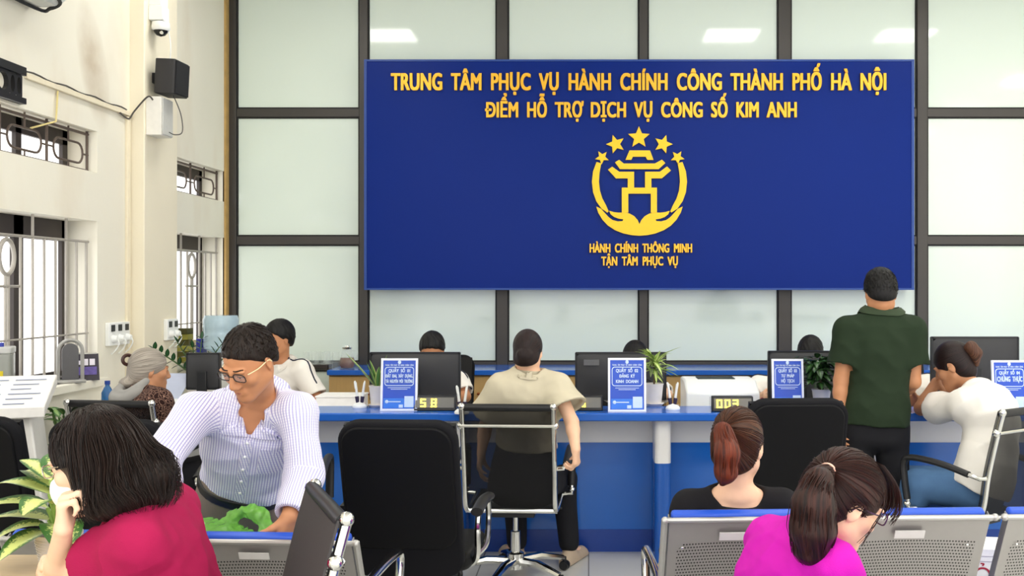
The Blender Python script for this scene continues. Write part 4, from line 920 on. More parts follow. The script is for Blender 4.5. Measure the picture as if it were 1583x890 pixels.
# ---------------------------------------------------------------- bodies: implicit surfaces meshed by surface nets
def V(*a): return np.array(a, float)
class Sdf:
    def __init__(s): s.o = []; s.d = None
    def u(s, f, lo, hi, k=.02): s.o.append(('u', f, np.array(lo), np.array(hi), k)); return s
    def cap(s, a, b, ra, rb=None, k=.02, mode='u', flat=False):
        a = np.asarray(a, np.float32); b = np.asarray(b, np.float32); rb = ra if rb is None else rb; ab = b-a; L2 = float(ab@ab)+1e-12; Ln = math.sqrt(L2)
        def f(p):
            q = p-a; t = (q@ab)/L2; tc = np.clip(t, 0, 1); d = np.linalg.norm(q-tc[:, None]*ab, axis=1)-(ra+(rb-ra)*tc)
            if flat == 'end': d = np.maximum(d, (t-1)*Ln)
            elif flat: d = np.maximum(d, np.maximum(-t, t-1)*Ln)
            return d
        r = max(ra, rb); s.o.append((mode, f, np.minimum(a, b)-r, np.maximum(a, b)+r, k)); return s
    def ell(s, c, r, B=None, k=.02, mode='u'):
        c = np.asarray(c, np.float32); r = np.asarray(r, np.float32); B = np.eye(3, dtype=np.float32) if B is None else np.asarray(B, np.float32)
        def f(p):
            q = (p-c)@B; k0 = np.linalg.norm(q/r, axis=1); k1 = np.linalg.norm(q/(r*r), axis=1)+1e-9; return k0*(k0-1)/k1
        e = np.abs(B)@r; s.o.append((mode, f, c-e, c+e, k)); return s
    def chain(s, pts, rs, k=.02, mode='u'):
        for i in range(len(pts)-1): s.cap(pts[i], pts[i+1], rs[i], rs[i+1], k if i == 0 else min(k, .012), mode)
        return s
    def loft(s, st, k=.02, n=2.0, flat0=False):
        """st: list of (centre, X, Y, a, b)"""
        st = [(np.asarray(c, np.float32), np.asarray(x, np.float32), np.asarray(y, np.float32), a, b) for c, x, y, a, b in st]
        def f(p):
            best = np.full(len(p), 1e9, np.float32); out = best.copy()
            for i in range(len(st)-1):
                c0, x0, y0, a0, b0 = st[i]; c1, x1, y1, a1, b1 = st[i+1]; ax = c1-c0; L2 = float(ax@ax); Ln = math.sqrt(L2)
                q = p-c0; tt = (q@ax)/L2; t = np.clip(tt, 0, 1); over = np.abs(tt-t)*Ln
                w = q-t[:, None]*ax-((tt-t)[:, None]*ax)
                a = a0+(a1-a0)*t; b = b0+(b1-b0)*t; X = x0+(x1-x0)*t[:, None]; Y = y0+(y1-y0)*t[:, None]
                u = np.sum(w*X, 1)/a; v = np.sum(w*Y, 1)/b; mn = np.minimum(a, b)
                end0 = (i == 0); end1 = (i == len(st)-2)
                cz = mn*.7
                ww = over/cz
                k0 = (np.abs(u)**n+np.abs(v)**n+ww**n)**(1/n)
                d = (k0-1)*mn
                if flat0 and end0: d = np.where(tt < 0, np.maximum((np.sqrt(u*u+v*v)-1)*mn, over), d)
                key = over*10+np.maximum(d, 0)
                if not end0: key = np.where(tt < 0, key+.02, key)
                m_ = key < best; best = np.where(m_, key, best); out = np.where(m_, d, out)
            return out
        R = max(max(a, b) for _, _, _, a, b in st); P = np.array([c for c, *_ in st]); s.o.append(('u', f, P.min(0)-R, P.max(0)+R, k)); return s
    def cut(s, c, n, k=.004):
        """keep the side the normal points away from"""
        c = np.asarray(c, np.float32); n = np.asarray(unit(n), np.float32); s.o.append(('c', lambda p: (p-c)@n, None, None, k)); return s
    def ev(s, p, pad):
        d = np.full(len(p), .25, np.float32)
        for mode, f, lo, hi, k in s.o:
            if mode == 'c':
                e = f(p); h = np.clip(.5+.5*(e-d)/k, 0, 1); d = d*(1-h)+e*h+k*h*(1-h); continue
            q = np.nonzero(np.all((p > lo-pad-k) & (p < hi+pad+k), axis=1))[0]
            if len(q) == 0: continue
            e = f(p[q]); dq = d[q]
            if mode == 'u':
                h = np.clip(.5+.5*(e-dq)/k, 0, 1); h = np.clip(.5+.5*(dq-e)/k, 0, 1); d[q] = dq*(1-h)+e*h-k*h*(1-h)
            else:
                e = -e; h = np.clip(.5+.5*(e-dq)/k, 0, 1); d[q] = dq*(1-h)+e*h+k*h*(1-h)
        if s.d is not None: d = d+s.d(p)
        return d
    def mesh(s, h, cuts=None):
        us = [o for o in s.o if o[0] == 'u']; lo = np.min([o[2] for o in us], 0)-.03; hi = np.max([o[3] for o in us], 0)+.03
        Hb = 8*h; nb = np.ceil((hi-lo)/Hb).astype(int)+1
        g = np.stack(np.meshgrid(*[np.arange(n) for n in nb], indexing='ij'), -1).reshape(-1, 3)
        cen = (lo+(g+.5)*Hb).astype(np.float32); dc = s.ev(cen, Hb*1.3+.02)
        D = np.empty((nb[0], 8, nb[1], 8, nb[2], 8), np.float32); D[...] = np.where(dc < 0, -1., 1.).reshape(nb)[:, None, :, None, :, None]
        keep = g[np.abs(dc) < Hb*1.25+.004]
        loc = np.stack(np.meshgrid(*[np.arange(8)]*3, indexing='ij'), -1).reshape(-1, 3)
        for i in range(0, len(keep), 1500):
            kk = keep[i:i+1500]; p = (lo+h*(kk[:, None, :]*8+loc[None])).reshape(-1, 3).astype(np.float32)
            D[kk[:, 0], :, kk[:, 1], :, kk[:, 2], :] = s.ev(p, .03).reshape(len(kk), 8, 8, 8)
        D = D.reshape(nb[0]*8, nb[1]*8, nb[2]*8)
        return nets(D, lo, h)
def nets(D, lo, h):
    s = (D < 0).astype(np.uint8)
    cnt = np.zeros(tuple(n-1 for n in D.shape), np.uint8)
    for i in (0, 1):
        for j in (0, 1):
            for k in (0, 1): cnt += s[i:D.shape[0]-1+i, j:D.shape[1]-1+j, k:D.shape[2]-1+k]
    c = np.argwhere((cnt > 0) & (cnt < 8)); n = len(c)
    idx = np.full(cnt.shape, -1, np.int32); idx[c[:, 0], c[:, 1], c[:, 2]] = np.arange(n)
    acc = np.zeros((n, 3)); w = np.zeros(n)
    cor = [(i, j, k) for i in (0, 1) for j in (0, 1) for k in (0, 1)]
    vals = {q: D[c[:, 0]+q[0], c[:, 1]+q[1], c[:, 2]+q[2]] for q in cor}
    for a in cor:
        for ax in range(3):
            if a[ax]: continue
            b = list(a); b[ax] = 1; b = tuple(b); va, vb = vals[a], vals[b]; m = (va < 0) != (vb < 0)
            t = np.where(m, va/np.where(m, va-vb, 1), 0); pt = np.tile(np.array(a, float), (n, 1)); pt[:, ax] += t
            acc[m] += pt[m]; w[m] += 1
    P = lo+h*(c+acc/w[:, None]); F = []
    for ax in range(3):
        o1, o2 = (ax+1) % 3, (ax+2) % 3
        A = np.take(s, range(D.shape[ax]-1), ax) if False else s[tuple(slice(0, -1) if q == ax else slice(None) for q in range(3))]
        B = s[tuple(slice(1, None) if q == ax else slice(None) for q in range(3))]
        e = np.argwhere(A != B); e = e[(e[:, o1] > 0) & (e[:, o2] > 0) & (e[:, o1] < D.shape[o1]-1) & (e[:, o2] < D.shape[o2]-1)]
        q = []
        for d1, d2 in ((-1, -1), (0, -1), (0, 0), (-1, 0)):
            z = e.copy(); z[:, o1] += d1; z[:, o2] += d2; q.append(idx[z[:, 0], z[:, 1], z[:, 2]])
        q = np.stack(q, 1); fl = A[e[:, 0], e[:, 1], e[:, 2]] == 0; q[fl] = q[fl][:, ::-1]; F.append(q[(q >= 0).all(1)])
    F = np.concatenate(F)
    # one light smoothing pass
    for _ in range(1):
        S_ = np.zeros_like(P); N_ = np.zeros(len(P))
        for i in range(4):
            a, b = F[:, i], F[:, (i+1) % 4]; np.add.at(S_, a, P[b]); np.add.at(N_, a, 1)
        P = P*.5+.5*S_/np.maximum(N_, 1)[:, None]
    return P, F
def sobj(name, S, h, material, parent, flow=None, label=None):
    P, F = S.mesh(h)
    me = bpy.data.meshes.new(name); off = np.array(parent.matrix_basis.translation) if parent is not None else np.zeros(3)
    Q = (P-off).astype(np.float32)
    me.vertices.add(len(Q)); me.vertices.foreach_set('co', Q.ravel()); me.loops.add(F.size); me.loops.foreach_set('vertex_index', F.ravel().astype(np.int32))
    me.polygons.add(len(F)); me.polygons.foreach_set('loop_start', np.arange(0, F.size, 4, dtype=np.int32)); me.polygons.foreach_set('use_smooth', np.ones(len(F), bool))
    me.update(calc_edges=True); me.validate(); me.materials.append(material)
    if flow is not None:
        at = me.attributes.new('flow', 'FLOAT_VECTOR', 'POINT'); at.data.foreach_set('vector', flow(P).astype(np.float32).ravel())
    o = bpy.data.objects.new(name, me); C.objects.link(o); o.parent = parent
    if label: o['label'] = label
    return o
_wd = {}
def wob(p, freq, seed, n=5):
    if seed not in _wd:
        r = np.random.default_rng(seed); a = r.normal(size=(n, 3)); a /= np.linalg.norm(a, axis=1, keepdims=True); _wd[seed] = (a*r.uniform(.6, 1.5, (n, 1)), r.uniform(0, 6, n))
    a, ph = _wd[seed]; return np.sin(p@(a.T.astype(np.float32)*freq)+ph.astype(np.float32)).mean(1)
# ---- materials of people
def skinmat(name, c): return mat(name, c, .48, var=.07, vscale=35, bump=.04, bscale=400, spec=.35)
skin_f = skinmat('skin_fair', 'e8bb9c'); skin_m = skinmat('skin_tan', 'bf8660'); skin_t = skinmat('skin_brown', 'b98461'); skin_l = skinmat('skin_light', 'edc6a8')
def cloth(name, c, rough=.85, var=.08, bump=.25): return mat(name, c, rough, var=var, vscale=14, bump=bump, bscale=700, spec=.25)
def hairmat(name, c1, c2, sc_=40, rough=.45):
    m = mat(name, c1, rough, spec=.3); nt, b, L = nodes(m)
    at = nt.nodes.new('ShaderNodeAttribute'); at.attribute_name = 'flow'; mp = nt.nodes.new('ShaderNodeMapping'); mp.inputs['Scale'].default_value = (sc_, 1.6, 1); L(at.outputs['Vector'], mp.inputs[0])
    nz = nt.nodes.new('ShaderNodeTexNoise'); nz.inputs['Scale'].default_value = 1; nz.inputs['Detail'].default_value = 4; L(mp.outputs[0], nz.inputs['Vector'])
    rp = nt.nodes.new('ShaderNodeValToRGB'); rp.color_ramp.elements[0].position = .35; rp.color_ramp.elements[0].color = lin(c1); rp.color_ramp.elements[1].position = .7; rp.color_ramp.elements[1].color = lin(c2)
    L(nz.outputs[0], rp.inputs[0]); L(rp.outputs[0], b.inputs['Base Color'])
    bp = nt.nodes.new('ShaderNodeBump'); bp.inputs['Strength'].default_value = .6; bp.inputs['Distance'].default_value = .004; L(nz.outputs[0], bp.inputs['Height']); L(bp.outputs[0], b.inputs['Normal'])
    return m
class Head:
    def __init__(s, C_, F, U, sc_=1.0):
        s.C = np.array(C_, float); F = unit(F); U = np.array(U, float); U = unit(U-F*(U@F)); s.L = np.cross(U, F); s.F = F; s.U = U; s.B = np.stack([s.L, s.F, s.U], 1); s.k = sc_
    def p(s, x, y, z): return s.C+s.B@np.array((x, y, z))*s.k
    def loc(s, P): return (P-s.C)@s.B/s.k
    def ell(s, S, c, r, k=.02, mode='u', B=None): S.ell(s.p(*c), np.array(r)*s.k, s.B if B is None else s.B@B, k*s.k, mode)
def rx_(a): c, s = math.cos(a), math.sin(a); return np.array(((1, 0, 0), (0, c, -s), (0, s, c)))
def rz_(a): c, s = math.cos(a), math.sin(a); return np.array(((c, -s, 0), (s, c, 0), (0, 0, 1)))
def head_sdf(S, H, neck, rn=.055, fem=False, lids=.6):
    H.ell(S, (0, -.014, .030), (.076, .096, .090), .02)
    H.ell(S, (0, .022, -.035), (.061 if not fem else .058, .070, .080), .03)
    S.cap(H.p(-.045, .0, -.055), H.p(0, .062, -.098), .024*H.k, .019*H.k, .03); S.cap(H.p(.045, .0, -.055), H.p(0, .062, -.098), .024*H.k, .019*H.k, .03)
    H.ell(S, (0, .070, -.098), (.022, .018, .018), .02)
    for q in (-1, 1):
        H.ell(S, (q*.040, .058, -.022), (.024, .026, .022), .02)
        H.ell(S, (q*.031, .094, .006), (.019, .014, .012), .012, 's')
        H.ell(S, (q*.031, .078, .004), (.0165, .0135, .0125), .004)
        H.ell(S, (q*.030, .084, .022), (.024, .012, .007), .010)
        H.ell(S, (q*.075, -.010, -.006), (.007, .019, .031), .006, B=rz_(-q*.35)@rx_(-.15))
        H.ell(S, (q*.083, -.006, .002), (.006, .010, .016), .006, 's')
        H.ell(S, (q*.0135, .098, -.037), (.0085, .010, .0075), .006)
    S.cap(H.p(0, .088, .014), H.p(0, .109, -.030), .0085*H.k, .0105*H.k, .012)
    H.ell(S, (0, .102, -.034), (.012, .012, .009), .008)
    H.ell(S, (0, .083, -.066), (.026, .012, .016), .012)
    H.ell(S, (0, .0905, -.0605), (.0215, .0075, .0048), .004); H.ell(S, (0, .0895, -.0715), (.019, .0075, .0056), .004)
    H.ell(S, (0, .099, -.0662), (.022, .006, .0012), .003, 's')
    S.cap(H.p(0, -.022, -.055), neck, rn*H.k, rn*1.06, .022)
def hand_sdf(S, w, d, n, side, curls, sc_=1.0, spread=.12, thumb=(.75, .35, .35), k=.007):
    """w wrist, d direction of the fingers, n palm normal (fingers bend towards it), side towards the thumb"""
    d = unit(d); n = unit(np.asarray(n)-d*np.dot(n, d)); t = unit(np.asarray(side)-d*np.dot(side, d)-n*np.dot(side, n)); w = np.asarray(w, float)
    L_ = [(.040, .025, .020), (.044, .028, .021), (.041, .026, .020), (.032, .020, .018)]
    kn = [w+d*(.082-.004*abs(i-1))*sc_+t*(.030-.0195*i)*sc_ for i in range(4)]
    kn[3] = kn[3]-d*.008*sc_
    for i in range(4): S.cap(w+t*(.012-.008*i)*sc_+d*.005, kn[i], .0155*sc_, .0115*sc_, .012)
    for i in range(4):
        p = kn[i]; dd = unit(d+t*(spread*(1.2-i)*.5)); ang = 0; rs = (.0095, .0085, .0075, .0062); rs = [r*sc_*(.88 if i == 3 else 1) for r in rs]
        for j in range(3):
            ang += curls[i][j]; q = p+(dd*math.cos(ang)+n*math.sin(ang))*L_[i][j]*sc_; S.cap(p, q, rs[j], rs[j+1], k if j else .01); p = q
    m0 = w+d*.018*sc_+t*.020*sc_+n*.006*sc_; a, b, c = thumb
    dirs = unit(d*math.cos(a)+t*math.sin(a)+n*.35); m1 = m0+dirs*.045*sc_; S.cap(m0, m1, .0155*sc_, .0115*sc_, .014)
    d2 = unit(dirs+n*b-t*.25*b); m2 = m1+d2*.031*sc_; S.cap(m1, m2, .0108*sc_, .0095*sc_, k); d3 = unit(d2+n*c-t*.3*c); S.cap(m2, m2+d3*.025*sc_, .0092*sc_, .0072*sc_, k)
RELAX = [(.35, .45, .3), (.4, .5, .3), (.45, .5, .35), (.5, .5, .35)]
GRIP = [(1.0, 1.1, .7)]*4
class Fig:
    """joints in world metres; left/right are the person's own"""
    def __init__(s, J, H, fem=False, bulk=1.0, arm=None):
        s.J = {k: np.array(v, float) for k, v in J.items()}; s.H = H; s.fem = fem; s.g = bulk; s.ar = arm or bulk; J = s.J
        up = unit(J['neck']-J['pel']); s.latT = unit(J['shL']-J['shR']); s.latB = unit(J['hipL']-J['hipR'])
        mid = J.get('mid', (J['neck']+J['pel'])/2)
        pts = [J['pel']-up*.05, J['pel']+up*.03]; s.st = []
        prof = [(0, .160, .112), (.18, .160, .112), (.42, .140, .102), (.62, .156, .112), (.80, .172, .108), (.93, .142, .080), (1.0, .072, .060)] if not fem else \
               [(0, .165, .115), (.18, .162, .113), (.42, .128, .098), (.62, .142, .106), (.80, .154, .102), (.93, .126, .074), (1.0, .062, .053)]
        p0, p1, p2 = J['pel']-up*.06, 2*mid-.5*(J['pel']-up*.06+J['neck']), J['neck']
        for t, a, b in prof:
            c = (1-t)**2*p0+2*t*(1-t)*p1+t*t*p2; tg = unit(2*(1-t)*(p1-p0)+2*t*(p2-p1)); lat = unit(s.latB*(1-t)+s.latT*t); fw = unit(np.cross(lat, tg)); lat = unit(np.cross(tg, fw)); s.st.append((c, lat, fw, a*bulk, b*bulk, t, tg))
    def loft(s, S, off, t0=0, t1=1.0, k=.02, flare=0, n=2.2, front=0):
        out = []; ts = np.linspace(t0, t1, 9); T = [q[5] for q in s.st]
        for t in ts:
            i = max(0, min(len(T)-2, int(np.searchsorted(T, t, 'right'))-1)); w = (t-T[i])/(T[i+1]-T[i]); A, B = s.st[i], s.st[i+1]
            f = flare*max(0, 1-t/.5); out.append((A[0]*(1-w)+B[0]*w+A[2]*front*max(0, 1-t/.5), unit(A[1]*(1-w)+B[1]*w), unit(A[2]*(1-w)+B[2]*w), A[3]*(1-w)+B[3]*w+off+f, A[4]*(1-w)+B[4]*w+off+f))
        S.loft(out, k, n); return out
    def station(s, t):
        T = [q[5] for q in s.st]; i = max(0, min(len(T)-2, int(np.searchsorted(T, t, 'right'))-1)); w = (t-T[i])/(T[i+1]-T[i]); A, B = s.st[i], s.st[i+1]; return A[0]*(1-w)+B[0]*w, unit(A[1]*(1-w)+B[1]*w), unit(A[2]*(1-w)+B[2]*w), unit(A[6]*(1-w)+B[6]*w)
    def arms_r(s): return (.047, .039, .027) if not s.fem else (.041, .034, .0235)
    def body(s, S, legs=True, hands=None, neck_r=None):
        J = s.J; r0, r1, r2 = [q*s.ar for q in s.arms_r()]
        s.loft(S, 0, k=.03); up = s.st[-1][6]
        for q in 'LR':
            S.cap(J['neck']-(J['neck']-J['sh'+q])*.15-up*.032, J['sh'+q], .043*s.g, r0*1.05, .04); S.cap(J['sh'+q], J['el'+q], r0, r1, .03)
            m = J['el'+q]*.7+J['wr'+q]*.3; S.cap(J['el'+q], m, r1, r1*.98, .015); S.cap(m, J['wr'+q], r1*.98, r2, .015)
            if legs:
                S.cap(J['hip'+q], J['kn'+q], .078*s.g, .052*s.g, .03); m = J['kn'+q]*.7+J['an'+q]*.3; S.cap(J['kn'+q], m, .052*s.g, .052*s.g, .02); S.cap(m, J['an'+q], .052*s.g, .034*s.g, .02)
                f = s.foot(q); S.cap(J['an'+q]+V(0, 0, -.03), J['an'+q]+f*.13+V(0, 0, -.055), .03, .022, .02)
        head_sdf(S, s.H, J['neck'], neck_r or (.052 if not s.fem else .044), s.fem)
        for hd in (hands or []): hand_sdf(S, **hd)
        return S
    def foot(s, q):
        if 'ft'+q in s.J: return unit(s.J['ft'+q])
        f = np.cross(s.latB, (0, 0, 1.)); return unit(f)
    def shirt(s, off=.012, hem=.1, sleeve=.55, so=.012, wr=.98, neck_t=.97, neck_off=.0, flare=.0, cuff=.01, front=0, cav=True, fold=.004, seed=3, fr=22, nd=None, trap=.047, neck_r=.066, vpt=None):
        """sleeve < 1 fraction of the upper arm; >= 1 long sleeve"""
        J = s.J; S = Sdf(); s.loft(S, off, max(0, hem-.12), 1.0, .03, flare, front=front); c, lt, fw, tg = s.station(hem); S.cut(c, -tg, .006); r0, r1, r2 = [q*s.ar for q in s.arms_r()]; cavs = []
        for q in 'LR':
            so_ = so; sl = sleeve[0 if q == 'L' else 1] if hasattr(sleeve, '__len__') else sleeve
            S.cap(J['neck']-(J['neck']-J['sh'+q])*.2-s.st[-1][6]*.032, J['sh'+q], (trap-.004)*s.g+off*.5, r0*1.0+off, .06)
            if sl < 1:
                e = J['sh'+q]+(J['el'+q]-J['sh'+q])*sl; re = r0+(r1-r0)*sl+so_+cuff; S.cap(J['sh'+q], e, r0+off, re, .045, flat='end'); d = unit(e-J['sh'+q]); cavs.append((e, d, re, J['sh'+q]))
            else:
                e = J['el'+q]+(J['wr'+q]-J['el'+q])*wr; S.cap(J['sh'+q], J['el'+q], r0+off, r1+so_, .045); S.cap(J['el'+q], e, r1+so_, r2+so_+cuff, .02, flat='end'); d = unit(e-J['el'+q]); cavs.append((e, d, r2+so_+cuff, J['el'+q]))
        # arm ends are trimmed square and hollowed
        for e, d, re, s0 in cavs:
            if cav: S.cap(e-d*.030, e+d*.03, re-.018, re-.016, .004, 's', flat=True)
        c, lt, fw, tg = s.station(neck_t); nd_ = unit(tg+fw*.35) if nd is None else unit(tg*nd[0]+fw*nd[1]); c = c+tg*neck_off; S.cap(c, c+nd_*.14, neck_r, neck_r*1.5, .008, 's', flat=True)
        s.hole = (c, nd_, fw)
        if vpt is not None:
            T_ = [q_[5] for q_ in s.st]; prev = None
            for i, tv in enumerate(np.linspace(.975, vpt, 9)):
                c2, l2, f2, t2 = s.station(tv); bb = np.interp(tv, T_, [q_[4] for q_ in s.st])+off; s.vp = c2+f2*bb; rr = neck_r*.78*(1-i/8)+.006
                if prev is not None: S.cap(prev[0], s.vp, prev[1], rr, .006, 's')
                prev = (s.vp, rr)
        if fold: S.d = lambda p: fold*1.2*wob(p, fr, seed)+fold*1.3*np.abs(wob(p, fr*1.7, seed+50, 3))+fold*.5*np.abs(wob(p, fr*3.3, seed+70, 3))-fold*.9
        return S
    def pants(s, off=.012, top=.16, knee=.016, hem=.95, ankle=.018, fold=.003, seed=8):
        J = s.J; S = Sdf(); s.loft(S, off, 0, top+.1, .03); c, lt, fw, tg = s.station(top); S.cut(c, tg, .004)
        for q in 'LR':
            S.cap(J['hip'+q], J['kn'+q], .080*s.g+off, .053*s.g+knee, .03); e = J['kn'+q]+(J['an'+q]-J['kn'+q])*hem; S.cap(J['kn'+q], e, .053*s.g+knee, .036*s.g+ankle, .02)
        S.d = lambda p: fold*wob(p, 26, seed)+fold*.6*np.abs(wob(p, 50, seed+9)); return S
    def shoe(s, q, r=.038, ln=.17):
        J = s.J; f = s.foot(q); S = Sdf(); a = J['an'+q]; g = a*V(1, 1, 0)
        S.cap(g-f*.045+V(0, 0, .038), g+f*ln+V(0, 0, .030), r*1.0, r*.85, .02); S.cap(a+V(0, 0, -.02), g+f*.03+V(0, 0, .04), r, r, .02); S.cap(g-f*.05+V(0, 0, .012), g+f*(ln+.02)+V(0, 0, .012), r*1.05, r*.95, .01); S.cut((0, 0, .004), (0, 0, -1)); return S
def add_person(F_, label, h, skin, shirt=None, pants=None, hands=None, legs=True, shoes=None, group=None):
    r = thing('person', label, 'person', tuple(F_.J['pel']*V(1, 1, 0)), 0, group); bpy.context.view_layer.update()
    S = Sdf(); F_.body(S, legs, hands); F_.H.S = S; sobj('body', S, h, skin, r)
    for q in (shirt, pants):
        if q is not None: sobj(q[0], q[1], q[2], q[3], r)
    if shoes and legs:
        for q in 'LR': sobj('shoe', F_.shoe(q), .007, shoes, r)
    return r
def hair_short(H, cap=(.083, .104, .097), front=.045, nape=-.085, tuft=.004, seed=1, slope=None, face=True):
    S = Sdf(); H.ell(S, (0, -.016, .033), cap, .02); H.ell(S, (0, -.05, -.02), (.068, .058, .06), .03)
    for q in (-1, 1): H.ell(S, (q*.088, -.004, -.018), (.022, .030, .036), .006, 's')
    if face: H.ell(S, (0, .135, front-.105), (.078, .085, .112), .012, 's')
    a = unit((.13, .0)) if False else None
    y0, z0, y1, z1 = .06, front-.012, -.105, nape; n = np.array((0, (z0-z1), -(y0-y1))); S.cut(H.p(0, y0, z0), H.B@n, .008)
    def d(p):
        q = H.loc(p); a = np.arctan2(q[:, 0], q[:, 1]+.03); return -tuft*np.abs(np.sin(a*9+q[:, 2]*60+3*wob(p, 40, seed)))*(q[:, 2] > .0)
    S.d = d; return S
def ears_out(S, H, r=(.022, .030, .036)):
    for q in (-1, 1): H.ell(S, (q*.088, -.004, -.016), r, .006, 's')
def flow_axis(O, A, ref, su=1.0, sv=6.0):
    A = unit(A); X = unit(np.asarray(ref)-A*np.dot(ref, A)); Y = np.cross(A, X)
    def f(P):
        q = P-O; u = np.arctan2(q@Y, q@X); return np.stack([np.abs(u)*su+1e-4, q@A*sv, np.where(u > 0, 1., 0.)], 1)
    return f
def strands(m, paths, r0=.0016, r1=.0006, n=4):
    for P in paths:
        k = len(P); P = np.asarray(P); T = np.gradient(P, axis=0); T /= np.linalg.norm(T, axis=1, keepdims=True)+1e-9
        a = np.array((.3, .5, .81)); X = np.cross(T, a); X /= np.linalg.norm(X, axis=1, keepdims=True)+1e-9; Y = np.cross(T, X)
        vs = []; at = []; rv = random.random()
        for i in range(k):
            r = r0+(r1-r0)*(i/(k-1))**2
            for j in range(n):
                c, s_ = math.cos(2*PI*j/n), math.sin(2*PI*j/n); vs.append(P[i]+X[i]*c*r+Y[i]*s_*r); at.append((rv*7.3+.001, i/(k-1), rv))
        fs = [(i*n+j, i*n+(j+1) % n, (i+1)*n+(j+1) % n, (i+1)*n+j) for i in range(k-1) for j in range(n)]
        m.add(vs, fs, None, at)
def project(S, P, off=.001, it=6):
    P = np.asarray(P, np.float32).copy(); e = .002
    for _ in range(it):
        d = S.ev(P, .2); g = np.stack([(S.ev(P+np.eye(3, dtype=np.float32)[i]*e, .2)-S.ev(P-np.eye(3, dtype=np.float32)[i]*e, .2))/(2*e) for i in range(3)], 1); g /= np.linalg.norm(g, axis=1, keepdims=True)+1e-6
        P -= g*np.clip(d-off, -.02, .02)[:, None]*.8
    return P
def short_strands(S, H, N, seed, ln=.024, zmin=-.06, yfront=.075, r0=.0009):
    r = np.random.default_rng(seed); st = []
    while len(st) < N:
        v = r.normal(size=3); v /= np.linalg.norm(v)
        if v[2] < -.45 or (v[2] < .42 and v[1] > .35): continue
        st.append(v)
    st = np.array(st); c = np.array((0, -.014, .032)); P0 = c+st*.1; t = st-np.array((0, -.25, .97))*(st@np.array((0, -.25, .97)))[:, None]; t /= np.linalg.norm(t, axis=1, keepdims=True)+1e-6; t = t+r.normal(0, .25, t.shape)
    rows = []
    for k in range(5): q = P0+t*ln*k/4*r.uniform(.7, 1.2, (N, 1)); W_ = H.C+q@H.B.T*H.k; rows.append(project(S, W_, .0006+.0016*k/4, 5) if k < 4 else None)
    rows[4] = rows[3]+(rows[3]-rows[2])
    return [np.array([rows[k][i] for k in range(5)]) for i in range(N)]
def collar_on(F_, S, r=.058, width=.034, wing=.035, openang=.35, stand=.028, vmix=.5):
    c, ax, fw = F_.hole; ax = unit(ax); f = unit(fw-ax*(fw@ax)); l = np.cross(ax, f); vp = getattr(F_, 'vp', c+f*r-ax*.03); N = 44; rows = [[] for _ in range(7)]
    down = unit(vp-c) if hasattr(F_, 'vp') else -ax
    V_ = hasattr(F_, 'vp'); oa = .95 if V_ else openang
    for i in range(N+1):
        u = abs(2*i/N-1); sg = 1 if i < N/2 else -1
        tv = max(0, (u-.62)/.38) if V_ else 0; a = PI-(PI-oa)*min(1, u/(.62 if V_ else 1)); a = a*sg if sg > 0 else 2*PI-a
        e = u**5; dr = f*math.cos(a)+l*math.sin(a); b0 = c+dr*r-ax*.012; stn = stand*(1-.7*e)
        if tv > 0: ls = l*np.sign(math.sin(a)); b0 = b0*(1-tv)+(vp+ls*.006)*tv; dr = unit(dr*(1-tv)+(ls+ax*.15)*tv)
        wd_ = width+wing*(tv if V_ else .4*e)
        rows[0].append(b0); rows[1].append(b0+ax*stn); rows[2].append(b0+ax*(stn+.002)+dr*.007)
        for k in range(4): q = (k+1)/4; rows[3+k].append(b0+dr*(.007+wd_*q)+ax*stn*(1-q)**1.3)
    for k, off in ((4, .010), (5, .008), (6, .006)):
        rows[k] = list(project(S, rows[k], off, 8))
    def push(P, off):
        P = np.asarray(P, np.float32); Q = project(S, P, off, 6); return list(np.where((S.ev(P, .2) < off)[:, None], Q, P))
    for k, off in ((0, .003), (1, .006), (2, .009)): rows[k] = push(rows[k], off)
    rows[3] = [(np.asarray(a)*.5+np.asarray(b)*.25+np.asarray(d)*.25) for a, b, d in zip(rows[3], rows[2], rows[4])]
    rows[3] = push(rows[3], .009)
    m = M(); G = np.array(rows); m.sheet(lambda u, v: G[int(round(v*6)), int(round(u*N))], N, 6, .0032); return m
def wobj(name, m, material, parent, **kw):
    off = np.array(parent.matrix_basis.translation); m.v = [tuple(np.array(p)-off) for p in m.v]; return obj(name, m, material, parent, **kw)
def spl(pts, n): return [np.array(q[:]) for q in spline([tuple(p) for p in pts], n)]
def glasses(H, parent, frame, lens_m, temple=None, w=.0235, hgt=.0155, tilt=0, y=.098):
    fr = M(); t = np.linspace(0, 2*PI, 24, endpoint=False)
    def ring(q, r=0): return [H.p(q*.0335+(w-r)*np.sign(math.cos(a))*abs(math.cos(a))**.6, y-.10*(q*.0335+w*math.cos(a))**2*6, .004+(hgt-r)*np.sign(math.sin(a))*abs(math.sin(a))**.6) for a in t]
    for q in (-1, 1): fr.tube(ring(q), .0019*H.k, 6, closed=True)
    fr.tube([H.p(-.0115, y, .008), H.p(0, y+.004, .010), H.p(.0115, y, .008)], .0017*H.k, 6); o = wobj('glasses', fr, frame, parent)
    for q in (-1, 1):
        l = M(); R = ring(q, .0015); c = np.mean(R, 0); l.add([c]+R, [(0, 1+i, 1+(i+1) % 24) for i in range(24)]); b = wobj('lens', l, lens_m, parent); b.parent = o
        tp = M(); tp.tube(spl([H.p(q*.057, y-.018, .010), H.p(q*.072, .04, .008), H.p(q*.079, -.005, .010), H.p(q*.078, -.022, -.006)], 4), .002*H.k, 6); b = wobj('temple', tp, temple or frame, parent); b.parent = o
    return o
